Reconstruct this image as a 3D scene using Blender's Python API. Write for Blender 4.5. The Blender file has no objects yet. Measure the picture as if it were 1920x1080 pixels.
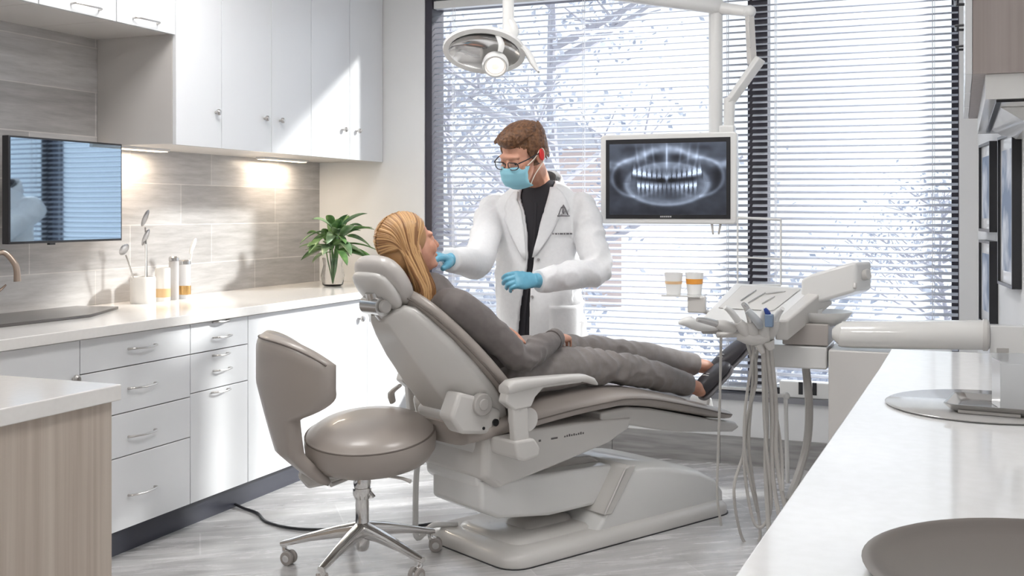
import bpy, bmesh, math, random
from mathutils import Vector, Matrix, noise
random.seed(7)
R = math.radians
SC = bpy.context.scene
COL = SC.collection
PI = math.pi
V = Vector

# ------------------------------------------------------------------ camera
YAW = 22.166
FPX = 2062.0
CAMZ = 1.35
FW = V((-math.sin(R(YAW)), math.cos(R(YAW)), 0)); RT = V((math.cos(R(YAW)), math.sin(R(YAW)), 0))
cam = bpy.data.cameras.new('camera'); camo = bpy.data.objects.new('camera', cam); COL.objects.link(camo)
cam.sensor_width = 36; cam.lens = FPX/1920*36; cam.shift_y = -143/1920
camo.location = (0, 0, CAMZ); camo.rotation_euler = (PI/2, 0, R(YAW)); cam.clip_start = .02
SC.camera = camo
def ray(px, py):
    l = (px-960)/FPX
    return V((l*RT.x+FW.x, l*RT.y+FW.y, -(py-397)/FPX))
def atd(px, py, d): r = ray(px, py); return V((0, 0, CAMZ))+r*d
def onY(px, py, Y): r = ray(px, py); return V((0, 0, CAMZ))+r*(Y/r.y)
def onX(px, py, X): r = ray(px, py); return V((0, 0, CAMZ))+r*(X/r.x)
def onZ(px, py, z): r = ray(px, py); return V((0, 0, CAMZ))+r*((z-CAMZ)/r.z)

# ------------------------------------------------------------------ materials
MATS = {}
def mat(name, col, rough=.5, metal=0., **kw):
    if name in MATS: return MATS[name]
    m = bpy.data.materials.new(name); m.use_nodes = True
    b = m.node_tree.nodes['Principled BSDF']
    b.inputs['Base Color'].default_value = (*col, 1); b.inputs['Roughness'].default_value = rough
    b.inputs['Metallic'].default_value = metal
    for k, v in kw.items():
        k = k.replace('_', ' ')
        b.inputs[k].default_value = v
    MATS[name] = m
    return m
def nodes(m): return m.node_tree.nodes, m.node_tree.links, m.node_tree.nodes['Principled BSDF']
def noisemix(m, c1, c2, scale=(1, 1, 1), nscale=5, detail=4, lo=.35, hi=.65, bump=0, rough=None):
    N, L, b = nodes(m)
    tc = N.new('ShaderNodeTexCoord'); mp = N.new('ShaderNodeMapping'); mp.inputs['Scale'].default_value = scale
    L.new(tc.outputs['Object'], mp.inputs[0])
    n = N.new('ShaderNodeTexNoise'); n.inputs['Scale'].default_value = nscale; n.inputs['Detail'].default_value = detail
    L.new(mp.outputs[0], n.inputs['Vector'])
    r = N.new('ShaderNodeValToRGB'); r.color_ramp.elements[0].position = lo; r.color_ramp.elements[1].position = hi
    r.color_ramp.elements[0].color = (*c1, 1); r.color_ramp.elements[1].color = (*c2, 1)
    L.new(n.outputs['Fac'], r.inputs[0]); L.new(r.outputs[0], b.inputs['Base Color'])
    if bump:
        bp = N.new('ShaderNodeBump'); bp.inputs['Strength'].default_value = bump; bp.inputs['Distance'].default_value = .01
        L.new(n.outputs['Fac'], bp.inputs['Height']); L.new(bp.outputs[0], b.inputs['Normal'])
    return m

WHITE = mat('painted_wall', (.80, .80, .80), .7)
noisemix(WHITE, (.79, .79, .79), (.82, .82, .82), nscale=3)
CEIL = mat('ceiling_paint', (.85, .85, .85), .8)
LACQ = mat('white_lacquer', (.80, .81, .825), .18)
CARC = mat('cabinet_carcass', (.60, .575, .555), .45)
GAPM = mat('shadow_gap', (.22, .21, .22), .6)
QUARTZ = mat('quartz_worktop', (.78, .76, .735), .12); noisemix(QUARTZ, (.775, .755, .73), (.795, .775, .75), nscale=60)
QUARTZ2 = mat('white_worktop', (.84, .84, .835), .08); noisemix(QUARTZ2, (.82, .82, .815), (.85, .85, .85), nscale=40)
TOE = mat('dark_toe_kick', (.045, .047, .065), .3)
CHROME = mat('chrome', (.72, .71, .70), .12, 1.)
NICKEL = mat('brushed_nickel', (.55, .53, .51), .28, 1.)
BRONZE = mat('bronze', (.50, .40, .33), .3, 1.)
BLACKP = mat('black_plastic', (.02, .02, .023), .3)
DARKF = mat('window_frame_dark', (.045, .04, .055), .4)
GREYP = mat('warm_grey_plastic', (.62, .60, .575), .32, Coat_Weight=.3)
GREYD = mat('mid_grey_plastic', (.46, .44, .42), .35)
WHITEP = mat('white_plastic', (.76, .755, .74), .28, Coat_Weight=.4)
LEATH = mat('taupe_upholstery', (.355, .315, .285), .34, Coat_Weight=.15)
LEATHD = mat('taupe_piping', (.15, .125, .11), .5)
SUIT = mat('grey_cloth', (.155, .135, .128), .78, Sheen_Weight=.15); noisemix(SUIT, (.145, .126, .12), (.165, .145, .138), nscale=30, bump=.04)
TROUS = mat('trouser_cloth', (.2, .175, .165), .78, Sheen_Weight=.15); noisemix(TROUS, (.225, .20, .19), (.26, .235, .225), nscale=30, bump=.04)
COAT = mat('coat_cloth', (.80, .80, .81), .8, Sheen_Weight=.1); noisemix(COAT, (.79, .79, .80), (.82, .82, .83), nscale=60, bump=.08)
SHIRT = mat('black_shirt_cloth', (.022, .02, .025), .75)
SHIRTC = mat('charcoal_collar_cloth', (.07, .07, .075), .75)
SKIN = mat('skin', (.66, .34, .23), .5, Subsurface_Weight=.12, Subsurface_Radius=(.02, .008, .004)); noisemix(SKIN, (.62, .30, .20), (.70, .38, .27), nscale=14)
GLOVE = mat('blue_nitrile', (.13, .39, .54), .38)
MASKM = mat('mask_blue', (.28, .58, .69), .75)
MASKE = mat('mask_cord', (.85, .80, .70), .7)
RED = mat('red_ear_cover', (.75, .04, .04), .5)
HAIRB = mat('brown_hair', (.16, .07, .03), .45); noisemix(HAIRB, (.085, .035, .015), (.23, .11, .05), scale=(1, .35, 1), nscale=90, bump=.6)
HAIRY = mat('blond_hair', (.55, .32, .14), .38)
noisemix(HAIRY, (.20, .085, .03), (.80, .52, .24), scale=(9, 9, .7), nscale=12, detail=3, lo=.3, hi=.7)
BLADE = mat('rubber_grey', (.36, .33, .31), .5)
TUBE = mat('hose_grey', (.50, .48, .455), .4)
DISHM = mat('taupe_enamel', (.165, .145, .132), .5)
STEEL = mat('brushed_steel', (.62, .61, .60), .25, 1.)
AMBER = mat('amber_liquid', (.62, .42, .22), .3)
LEAF = mat('leaf_green', (.06, .15, .045), .35); noisemix(LEAF, (.035, .10, .03), (.15, .28, .09), nscale=12)
LEAF2 = mat('leaf_grey_green', (.17, .25, .16), .4); noisemix(LEAF2, (.10, .19, .09), (.28, .38, .22), nscale=12)
GOLD = mat('gold', (.8, .5, .2), .25, 1.)
BLUE = mat('deep_blue', (.02, .05, .25), .3)
BLUEG = mat('slate_blue_plastic', (.18, .25, .36), .35)
SHOE = mat('dark_shoe', (.055, .05, .055), .4)
SOLE = mat('shoe_sole', (.22, .21, .22), .5)

def glassmat(name, col=(1, 1, 1), rough=0.0, ior=1.45):
    return mat(name, col, rough, 0, Transmission_Weight=1.0, IOR=ior)
GLASS = glassmat('clear_glass')
ACRYL = glassmat('clear_acrylic', (.95, .96, .97), .02, 1.2)
def panemat():
    m = bpy.data.materials.new('window_glass'); m.use_nodes = True
    N, L = m.node_tree.nodes, m.node_tree.links; N.clear()
    o = N.new('ShaderNodeOutputMaterial'); t = N.new('ShaderNodeBsdfTransparent'); t.inputs[0].default_value = (.95, .97, .98, 1)
    g = N.new('ShaderNodeBsdfGlossy'); g.inputs['Roughness'].default_value = .01
    x = N.new("ShaderNodeMixShader"); x.inputs[0].default_value = .04; L.new(t.outputs[0], x.inputs[1]); L.new(g.outputs[0], x.inputs[2]); L.new(x.outputs[0], o.inputs[0])
    return m
PANE = panemat()
def slatmat():
    m = bpy.data.materials.new('blind_slat_white'); m.use_nodes = True
    N, L = m.node_tree.nodes, m.node_tree.links; N.clear()
    o = N.new('ShaderNodeOutputMaterial'); d = N.new('ShaderNodeBsdfDiffuse'); d.inputs[0].default_value = (.89, .90, .93, 1)
    t = N.new('ShaderNodeBsdfTranslucent'); t.inputs[0].default_value = (.88, .90, .96, 1)
    x = N.new('ShaderNodeMixShader'); x.inputs[0].default_value = .52
    L.new(d.outputs[0], x.inputs[1]); L.new(t.outputs[0], x.inputs[2]); L.new(x.outputs[0], o.inputs[0])
    return m
SLAT = slatmat()
def emit(name, col, s):
    m = bpy.data.materials.new(name); m.use_nodes = True
    b = m.node_tree.nodes['Principled BSDF']; b.inputs['Base Color'].default_value = (*col, 1)
    b.inputs['Emission Color'].default_value = (*col, 1); b.inputs['Emission Strength'].default_value = s
    return m

def tilewall():
    m = mat('stone_wood_tile', (.5, .5, .5), .3)
    N, L, b = nodes(m)
    tc = N.new('ShaderNodeTexCoord'); sp = N.new('ShaderNodeSeparateXYZ'); cb = N.new('ShaderNodeCombineXYZ')
    L.new(tc.outputs['Object'], sp.inputs[0]); L.new(sp.outputs[1], cb.inputs[0]); L.new(sp.outputs[2], cb.inputs[1])
    def brick(w, h, off, c1, c2, loc):
        mp = N.new('ShaderNodeMapping'); mp.inputs['Location'].default_value = loc; L.new(cb.outputs[0], mp.inputs[0])
        k = N.new('ShaderNodeTexBrick'); k.inputs['Scale'].default_value = 1; k.inputs['Brick Width'].default_value = w; k.inputs['Row Height'].default_value = h
        k.inputs['Mortar Size'].default_value = .0028; k.inputs['Mortar Smooth'].default_value = .2; k.inputs['Bias'].default_value = 0
        k.offset = off; k.squash = 1.35; k.squash_frequency = 3
        k.inputs['Color1'].default_value = (*c1, 1); k.inputs['Color2'].default_value = (*c2, 1); k.inputs['Mortar'].default_value = (.62, .60, .58, 1)
        L.new(mp.outputs[0], k.inputs['Vector']); return k
    k = brick(.62, .205, .37, (.39, .375, .368), (.52, .51, .505), (.13, -.055, 0))
    mp = N.new('ShaderNodeMapping'); mp.inputs['Scale'].default_value = (1.6, 14, 1); L.new(cb.outputs[0], mp.inputs[0])
    n = N.new('ShaderNodeTexNoise'); n.inputs['Scale'].default_value = 2.4; n.inputs['Detail'].default_value = 8; n.inputs['Roughness'].default_value = .65; L.new(mp.outputs[0], n.inputs['Vector'])
    r = N.new('ShaderNodeValToRGB'); r.color_ramp.elements[0].position = .3; r.color_ramp.elements[1].position = .7
    r.color_ramp.elements[0].color = (.78, .77, .76, 1); r.color_ramp.elements[1].color = (1.15, 1.15, 1.15, 1)
    L.new(n.outputs['Fac'], r.inputs[0])
    x = N.new('ShaderNodeMix'); x.data_type = 'RGBA'; x.blend_type = 'MULTIPLY'; x.inputs[0].default_value = 1
    L.new(k.outputs['Color'], x.inputs[6]); L.new(r.outputs[0], x.inputs[7]); L.new(x.outputs[2], b.inputs['Base Color'])
    bp = N.new('ShaderNodeBump'); bp.inputs['Strength'].default_value = .15; bp.inputs['Distance'].default_value = .004; L.new(n.outputs['Fac'], bp.inputs['Height']); L.new(bp.outputs[0], b.inputs['Normal'])
    return m
TILE = tilewall()
def floormat():
    m = mat('grey_floor_tile', (.5, .5, .5), .22)
    N, L, b = nodes(m)
    tc = N.new('ShaderNodeTexCoord'); mp = N.new('ShaderNodeMapping'); mp.inputs['Rotation'].default_value = (0, 0, R(-38)); L.new(tc.outputs['Object'], mp.inputs[0])
    k = N.new('ShaderNodeTexBrick'); k.inputs['Scale'].default_value = 1; k.inputs['Brick Width'].default_value = 1.2; k.inputs['Row Height'].default_value = .3
    k.inputs['Mortar Size'].default_value = .003; k.inputs['Color1'].default_value = (.50, .49, .48, 1); k.inputs['Color2'].default_value = (.62, .61, .60, 1); k.inputs['Mortar'].default_value = (.66, .65, .64, 1)
    L.new(mp.outputs[0], k.inputs['Vector'])
    m2 = N.new('ShaderNodeMapping'); m2.inputs['Scale'].default_value = (1.2, 8, 1); L.new(mp.outputs[0], m2.inputs[0])
    n = N.new('ShaderNodeTexNoise'); n.inputs['Scale'].default_value = 2; n.inputs['Detail'].default_value = 8; n.inputs['Roughness'].default_value = .65; n.inputs['Distortion'].default_value = .6; L.new(m2.outputs[0], n.inputs['Vector'])
    r = N.new('ShaderNodeValToRGB'); r.color_ramp.elements[0].position = .32; r.color_ramp.elements[1].position = .68
    r.color_ramp.elements[0].color = (.72, .72, .72, 1); r.color_ramp.elements[1].color = (1.2, 1.2, 1.22, 1); L.new(n.outputs['Fac'], r.inputs[0])
    x = N.new('ShaderNodeMix'); x.data_type = 'RGBA'; x.blend_type = 'MULTIPLY'; x.inputs[0].default_value = 1
    L.new(k.outputs['Color'], x.inputs[6]); L.new(r.outputs[0], x.inputs[7]); L.new(x.outputs[2], b.inputs['Base Color'])
    rr = N.new('ShaderNodeMapRange'); rr.inputs[3].default_value = .14; rr.inputs[4].default_value = .38; L.new(n.outputs['Fac'], rr.inputs[0]); L.new(rr.outputs[0], b.inputs['Roughness'])
    return m
FLOOR = floormat()
def woodmat(name, c1, c2, zs=.6, hs=34):
    m = mat(name, c1, .5)
    noisemix(m, c1, c2, scale=(hs, hs, zs), nscale=1.6, detail=6, lo=.3, hi=.7, bump=.1)
    return m
WOOD = woodmat('pale_wood_laminate', (.43, .36, .30), (.56, .49, .42))
WOOD2 = woodmat('greige_wood_laminate', (.33, .285, .265), (.40, .35, .33))

# ------------------------------------------------------------------ geometry helpers
class MB:
    def __init__(s): s.bm = bmesh.new()
    def poly(s, pts, faces):
        vs = [s.bm.verts.new(p) for p in pts]
        for f in faces:
            try: s.bm.faces.new([vs[i] for i in f])
            except ValueError: pass
        return vs
    def box(s, a, b, M=None):
        x0, y0, z0 = [min(a[i], b[i]) for i in range(3)]; x1, y1, z1 = [max(a[i], b[i]) for i in range(3)]
        p = [V(q) for q in ((x0, y0, z0), (x1, y0, z0), (x1, y1, z0), (x0, y1, z0), (x0, y0, z1), (x1, y0, z1), (x1, y1, z1), (x0, y1, z1))]
        if M: p = [M @ q for q in p]
        s.poly(p, [(0, 3, 2, 1), (4, 5, 6, 7), (0, 1, 5, 4), (1, 2, 6, 5), (2, 3, 7, 6), (3, 0, 4, 7)]); return s
    def loft(s, rings, cap=True, closed=True):
        vs = [[s.bm.verts.new(p) for p in r] for r in rings]
        n = len(rings[0])
        for i in range(len(rings)-1):
            for j in range(n if closed else n-1):
                k = (j+1) % n
                s.bm.faces.new((vs[i][j], vs[i][k], vs[i+1][k], vs[i+1][j]))
        if cap and closed:
            s.bm.faces.new(list(reversed(vs[0]))); s.bm.faces.new(vs[-1])
        return s
    def tube(s, pts, rad, n=12, smooth=6, cap=True, flat=1.0, up=None):
        pts = [V(p) for p in pts]
        rads = rad if isinstance(rad, (list, tuple)) else [rad]*len(pts)
        if smooth and len(pts) > 2: pts, rads = catmull(pts, rads, smooth)
        rings = []; prev = V(up) if up else None
        for i, p in enumerate(pts):
            t = (pts[min(i+1, len(pts)-1)]-pts[max(i-1, 0)]).normalized()
            a = prev if prev is not None else (V((0, 0, 1)) if abs(t.z) < .9 else V((1, 0, 0)))
            a = (a-t*a.dot(t)); a = a.normalized() if a.length > 1e-6 else t.orthogonal().normalized()
            prev = a; b = t.cross(a)
            rings.append([p+a*math.cos(2*PI*j/n)*rads[i]*flat+b*math.sin(2*PI*j/n)*rads[i] for j in range(n)])
        return s.loft(rings, cap)
    def sph(s, c, r, seg=16, M=None):
        r = (r, r, r) if not isinstance(r, (tuple, list)) else r
        T = Matrix.Translation(c) @ (M.to_4x4() if M else Matrix.Identity(4)) @ Matrix.Diagonal((*r, 1))
        bmesh.ops.create_uvsphere(s.bm, u_segments=seg, v_segments=max(8, seg*2//3), radius=1, matrix=T); return s
    def capsule(s, pts, rads, n=14, flat=1.0, up=None, smooth=5):
        s.tube(pts, rads, n, smooth, True, flat, up)
        for k in (0, -1): s.sph(V(pts[k]), rads[k]*min(1, .5+.5*flat)*.98, 14)
        return s
    def limb(s, pts, rads, n=18, smooth=5):
        s.tube(pts, rads, n, smooth); s.sph(V(pts[0]), rads[0]*.98, 14); return s
    def lathe(s, prof, c=(0, 0, 0), n=32, M=None, a0=0, a1=2*PI):
        rings = []
        for r, z in prof:
            rg = [V((math.cos(2*PI*j/n)*max(r, 1e-4), math.sin(2*PI*j/n)*max(r, 1e-4), z)) for j in range(n)]
            if M: rg = [M @ q for q in rg]
            rings.append([q+V(c) for q in rg])
        return s.loft(rings, True)
    def cyl(s, a, b, r, n=20, r2=None):
        a, b = V(a), V(b); return s.tube([a, b], [r, r if r2 is None else r2], n, 0)
    def prism(s, prof, y0, y1, fn=None):
        """profile (x,z) extruded along y"""
        fn = fn or (lambda x, y, z: V((x, y, z)))
        s.loft([[fn(x, y0, z) for x, z in prof], [fn(x, y1, z) for x, z in prof]]); return s
    def slab(s, outline, z0, z1, M=None):
        a = [V((x, y, z0)) for x, y in outline]; b = [V((x, y, z1)) for x, y in outline]
        if M: a = [M @ q for q in a]; b = [M @ q for q in b]
        s.loft([a, b]); return s
def catmull(pts, rads, k):
    op, orr = [], []
    for i in range(len(pts)-1):
        p0 = pts[max(i-1, 0)]; p1 = pts[i]; p2 = pts[i+1]; p3 = pts[min(i+2, len(pts)-1)]
        r0 = rads[max(i-1, 0)]; r1 = rads[i]; r2 = rads[i+1]; r3 = rads[min(i+2, len(pts)-1)]
        for j in range(k):
            t = j/k
            f = lambda a, b, c, d: .5*((2*b)+(-a+c)*t+(2*a-5*b+4*c-d)*t*t+(-a+3*b-3*c+d)*t**3)
            op.append(f(p0, p1, p2, p3)); orr.append(max(1e-4, f(r0, r1, r2, r3)))
    op.append(pts[-1]); orr.append(rads[-1]); return op, orr
def sring(c, A, B, a, b, n=28, p=2.5):
    """superellipse ring centred c with axes A,B"""
    out = []
    for j in range(n):
        t = 2*PI*j/n; ct, st = math.cos(t), math.sin(t)
        out.append(V(c)+V(A)*a*math.copysign(abs(ct)**(2/p), ct)+V(B)*b*math.copysign(abs(st)**(2/p), st))
    return out
def obj(name, mb, m, parent=None, smooth=True, bevel=0, sub=0, ang=35, loc=None, seg=3):
    bm = mb.bm if isinstance(mb, MB) else mb
    bmesh.ops.recalc_face_normals(bm, faces=bm.faces)
    me = bpy.data.meshes.new(name); bm.to_mesh(me); bm.free()
    return objm(name, me, m, parent, smooth, bevel, sub, ang, loc, seg)
def objm(name, me, m, parent=None, smooth=True, bevel=0, sub=0, ang=35, loc=None, seg=3):
    o = bpy.data.objects.new(name, me); COL.objects.link(o)
    if m: me.materials.append(m)
    if parent: o.parent = parent
    if loc: o.location = loc
    if bevel:
        b = o.modifiers.new('bevel', 'BEVEL'); b.width = bevel; b.segments = seg; b.limit_method = 'ANGLE'; b.angle_limit = R(30)
    if sub: q = o.modifiers.new('sub', 'SUBSURF'); q.levels = sub; q.render_levels = sub
    if smooth:
        for p in me.polygons: p.use_smooth = True
        if not sub and ang < 180:
            try: me.set_sharp_from_angle(angle=R(ang))
            except Exception: pass
    return o
def remesh(mb, vox, smooth_it=3, disp=None):
    bm = mb.bm; bmesh.ops.recalc_face_normals(bm, faces=bm.faces)
    me = bpy.data.meshes.new('tmp'); bm.to_mesh(me); bm.free()
    o = bpy.data.objects.new('tmp', me); COL.objects.link(o)
    r = o.modifiers.new('r', 'REMESH'); r.mode = 'VOXEL'; r.voxel_size = vox
    if smooth_it:
        s = o.modifiers.new('s', 'SMOOTH'); s.factor = .5; s.iterations = smooth_it
    dg = bpy.context.evaluated_depsgraph_get(); dg.update()
    me2 = bpy.data.meshes.new_from_object(o.evaluated_get(dg))
    bpy.data.objects.remove(o); bpy.data.meshes.remove(me)
    if disp:
        ns = [v.normal.copy() for v in me2.vertices]
        for v, n in zip(me2.vertices, ns): v.co = v.co+n*disp(v.co)
        me2.update()
    return me2
def thing(name, label, cat, loc=(0, 0, 0), rz=0, group=None):
    o = bpy.data.objects.new(name, None); COL.objects.link(o); o.empty_display_size = .1
    o.location = loc; o.rotation_euler = (0, 0, rz); return tag(o, label, cat, group)
def tag(o, label, cat, group=None, kind=None):
    o['label'] = label; o['category'] = cat
    if group: o['group'] = group
    if kind: o['kind'] = kind
    return o
def struct(o): o['kind'] = 'structure'; return o
def rotz(a): return Matrix.Rotation(a, 4, 'Z')

# ------------------------------------------------------------------ room
XL, YB, ZC, YF = -3.7, 5.9, 2.8, -1.4
def xr(y): return .08+(YB-y)*.115          # right wall is slightly splayed
WX0, WX1, WZ0, WZ1 = -2.97, -.005, .37, 2.62
struct(obj('floor', MB().box((XL-.15, YF-.15, -.1), (xr(YF)+.15, YB+.15, 0)), FLOOR, smooth=False))
struct(obj('ceiling', MB().box((XL-.15, YF-.15, ZC), (xr(YF)+.15, YB+.15, ZC+.1)), CEIL, smooth=False))
struct(obj('wall_left', MB().box((XL-.15, YF-.15, 0), (XL, YB, ZC)), TILE, smooth=False))
w = MB()
w.box((XL-.15, YB, 0), (WX0, YB+.2, ZC)).box((WX1, YB, 0), (xr(YB)+.15, YB+.2, ZC)).box((WX0, YB, 0), (WX1, YB+.2, WZ0)).box((WX0, YB, WZ1), (WX1, YB+.2, ZC))
struct(obj('wall_back', w, WHITE, smooth=False))
w = MB(); w.slab([(xr(YB), YB), (xr(YB)+.15, YB), (xr(YF)+.15, YF), (xr(YF), YF)], 0, ZC)
struct(obj('wall_right', w, WHITE, smooth=False))
struct(obj('wall_front', MB().box((XL-.15, YF-.15, 0), (xr(YF)+.15, YF, ZC)), WHITE, smooth=False))
def basemat():
    m = mat('baseboard_tile', (.36, .35, .345), .35); noisemix(m, (.27, .26, .255), (.42, .41, .40), scale=(1.2, 1, 14), nscale=3, detail=8); return m
b = MB()
x = -3.0
while x < xr(YB):
    b.box((x, YB-.012, 0), (min(x+.60, xr(YB)-.002), YB, .15)); x += .603
struct(obj('baseboard_back', b, basemat(), smooth=False))

# window: frame, mullion, panes, sill
wf = MB()
fy0, fy1 = YB+.10, YB+.17
wf.box((WX0, fy0-.09, WZ0), (WX0+.045, fy1, WZ1)).box((WX1-.035, fy0, WZ0), (WX1, fy1, WZ1)).box((WX0, fy0, WZ0), (WX1, fy1, WZ0+.045)).box((WX0, fy0, WZ1-.05), (WX1, fy1, WZ1))
wf.box((-1.06, fy0-.03, WZ0), (-.955, fy1, WZ1))
win = struct(obj('window_1', wf, DARKF, smooth=False))
for (a, c) in ((WX0+.045, -1.06), (-.955, WX1-.035)):
    obj('pane', MB().box((a, fy0+.03, WZ0+.045), (c, fy0+.036, WZ1-.05)), PANE, win, smooth=False)
obj('window_sill', MB().box((WX0, YB-.02, WZ0-.025), (WX1, fy0, WZ0+.004)), mat('sill_grey', (.25, .25, .27), .4), win, smooth=False)

# blinds
def blind(x0, x1, label):
    t = thing('venetian_blind', label, 'blind', ((x0+x1)/2, YB+.05, WZ0+.02), 0, 'venetian blinds over the window')
    w2 = (x1-x0)/2; H = WZ1-WZ0-.03; s = MB(); pitch = .0345; tilt = R(25); n = int((H-.06)/pitch)
    for i in range(n):
        z = .03+i*pitch+random.uniform(-.0006, .0006); pts = []
        sag = random.uniform(-.0015, .0015)
        for xx in (-w2, 0, w2):
            for q in (-1, -.33, .33, 1):
                dy = q*.0165*math.cos(tilt); dz = q*.0165*math.sin(tilt)-.0018*q*q+(sag if xx == 0 else 0)
                pts.append((xx, dy, z+dz))
        s.poly(pts, [(a*4+c, a*4+c+1, a*4+c+5, a*4+c+4) for a in range(2) for c in range(3)])
    o = obj('slat_stack', s, SLAT, t, ang=180)
    m = o.modifiers.new('thick', 'SOLIDIFY'); m.thickness = .0008
    obj('headrail', MB().box((-w2, -.025, H-.045), (w2, .025, H)), WHITEP, t, smooth=False)
    obj('bottom_rail', MB().box((-w2, -.02, 0), (w2, .02, .016)), WHITEP, t, bevel=.003)
    nn = max(2, int(2*w2/.55))
    for k in range(nn):
        xx = -w2+.12+(2*w2-.24)*k/(nn-1)
        c = MB()
        for yy in (-.019, .019): c.cyl((xx, yy, .01), (xx, yy, H-.04), .0016, 6)
        c.cyl((xx+.01, -.021, .01), (xx+.01, -.021, H-.04), .0012, 6)
        obj('ladder_cord', c, mat('blind_cord', (.85, .85, .88), .8), t)
blind(WX0+.05, -1.045, 'wide white horizontal-slat blind behind the dentist, left of the dark window post')
blind(-1.03, WX1-.004, 'narrower white horizontal-slat blind right of the dark window post')

# ------------------------------------------------------------------ outside
gnd = mat('snowy_ground', (.72, .74, .78), .9); noisemix(gnd, (.45, .47, .53), (.8, .82, .86), nscale=.9, detail=8)
struct(obj('trim_1', MB().box((-40, 6.2, -.9), (40, 70, -.8)), gnd, smooth=False)).name = 'ground'
BARK = mat('hazed_bark', (.42, .41, .46), .9)  # bark colour lightened to imitate haze
HAZED_FROST = mat('hazed_frosted_twigs', (.22, .24, .30), .9); noisemix(HAZED_FROST, (.32, .35, .44), (.66, .68, .75), nscale=8)  # frost tones, paled further in the colour to imitate haze
def tree(x, y, h, spread, nl, label, seed, lm):
    rnd = random.Random(seed); t = thing('tree', label, 'tree', (x, y, -.8), 0, 'frosty trees outside the window')
    tr = MB(); tips = []
    tr.tube([(0, 0, 0), (.05, .03, h*.3), (-.04, .05, h*.6), (.02, 0, h)], [h*.018, h*.014, h*.008, h*.003], 8, 4)
    for k in range(26):
        z = h*(.25+.7*rnd.random()); a = rnd.uniform(0, 2*PI); L = spread*(1.15-z/h)*rnd.uniform(.7, 1.2)+.2
        p0 = V((0, 0, z)); p1 = p0+V((math.cos(a)*L*.5, math.sin(a)*L*.5, L*.25)); p2 = p0+V((math.cos(a)*L, math.sin(a)*L, L*.55))
        tr.tube([p0, p1, p2], [h*.008, h*.005, h*.002], 5, 3); tips += [p1, p2, (p1+p2)/2]
        for q in range(4):
            f = rnd.uniform(.3, 1); s0 = p0.lerp(p2, f); s1 = s0+V((rnd.uniform(-1, 1), rnd.uniform(-1, 1), rnd.uniform(-.1, .9)))*L*.35
            tr.tube([s0, s1], [h*.003, h*.001], 4, 0); tips += [s1, s0.lerp(s1, .5)]
    obj('trunk', tr, BARK, t)
    f = MB()
    for k in range(nl):
        p = rnd.choice(tips)+V([rnd.gauss(0, .12*spread) for _ in range(3)]); s = rnd.uniform(.018, .042)
        a = V([rnd.uniform(-1, 1) for _ in range(3)]).normalized()*s; c = a.orthogonal().normalized()*s*.6
        f.poly([p-a, p+c, p+a, p-c], [(0, 1, 2, 3)])
    obj('foliage', f, lm, t, smooth=False)
tree(-3.5, 9.6, 5.4, 1.7, 2600, 'frosty bare tree behind the blind above the dentist', 3, HAZED_FROST)
tree(-7.6, 16, 5.2, 2.0, 1800, 'distant frosty tree beyond the blind beside the operating lamp', 5, HAZED_FROST)
tree(-.2, 15, 2.4, 1.5, 1500, 'low frosty tree beyond the right-hand blind', 9, HAZED_FROST)
def shrub(x, y, w, h, seed, label):
    rnd = random.Random(seed); f = MB()
    for k in range(1100):
        p = V((max(-1, min(1, rnd.gauss(0, .5)))*w, rnd.gauss(0, .25), abs(rnd.gauss(h*.45, h*.25)))); s = rnd.uniform(.03, .08)
        a = V([rnd.uniform(-1, 1) for _ in range(3)]).normalized()*s; c = a.orthogonal().normalized()*s*.6
        f.poly([p-a, p+c, p+a, p-c], [(0, 1, 2, 3)])
    o = tag(obj('shrub', f, HAZED_FROST, None, smooth=False, loc=(x, y, -.8)), label, 'shrub', 'snowy shrubs outside the window')
shrub(-4.9, 12.6, .9, 1.7, 1, 'frosty shrub outside, low behind the dentist and patient head')
shrub(-2.0, 12.4, .9, 1.5, 2, 'frosty shrub outside, behind the patient legs')
shrub(-.9, 9.0, .7, 1.5, 3, 'frosty shrub outside, behind the delivery unit')
shrub(.9, 11.0, .8, 1.5, 4, 'frosty shrub outside, behind the right-hand blind bottom')
bd = thing('building', 'pale pink low building far outside beyond the blinds', 'building', (-8.4, 24, -.8))
obj('wall', MB().box((-1.3, 0, 0), (1.3, 5, 3.6)), mat('pink_render', (.62, .50, .47), .9), bd, smooth=False)
obj('roof', MB().prism([(-1.5, 3.6), (1.5, 3.6), (0, 4.3)], -.2, 5.2), mat('roof_grey', (.5, .5, .55), .9), bd, smooth=False)

# ------------------------------------------------------------------ lights
world = bpy.data.worlds.new('world'); SC.world = world; world.use_nodes = True
bg = world.node_tree.nodes['Background']; bg.inputs[0].default_value = (.90, .95, 1.0, 1); bg.inputs[1].default_value = .70
sun = bpy.data.lights.new('sun', 'SUN'); so = bpy.data.objects.new('sun', sun); COL.objects.link(so)
sun.energy = 4.2; sun.angle = R(5); sun.color = (1, .97, .93)
so.rotation_euler = V((-1.0, -.92, -.66)).to_track_quat('-Z', 'Y').to_euler(); so.location = (3, 9, 5)
PANEL = emit('fill_panel_glow', (1, .985, .97), 9.0)  # glowing ceiling panels added out of view as fill for the room
for i, (x, y) in enumerate(((-2.6, 1.2), (-.9, 1.2), (-2.6, 3.6), (-.9, 3.6))):
    t = thing('fill_panel', 'added square white fill panel on the unseen ceiling, over the %s' % ('island', 'right worktop', 'stool', 'treatment chair')[i], 'fill light', (x, y, ZC), 0, 'added ceiling fill panels')
    obj('frame', MB().box((-.31, -.31, -.02), (.31, .31, -.001)), WHITEP, t, smooth=False)
    obj('diffuser', MB().box((-.29, -.29, -.024), (.29, .29, -.0201)), PANEL, t, smooth=False)
ucl = mat('under_cabinet_housing', (.7, .7, .7), .4)
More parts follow.
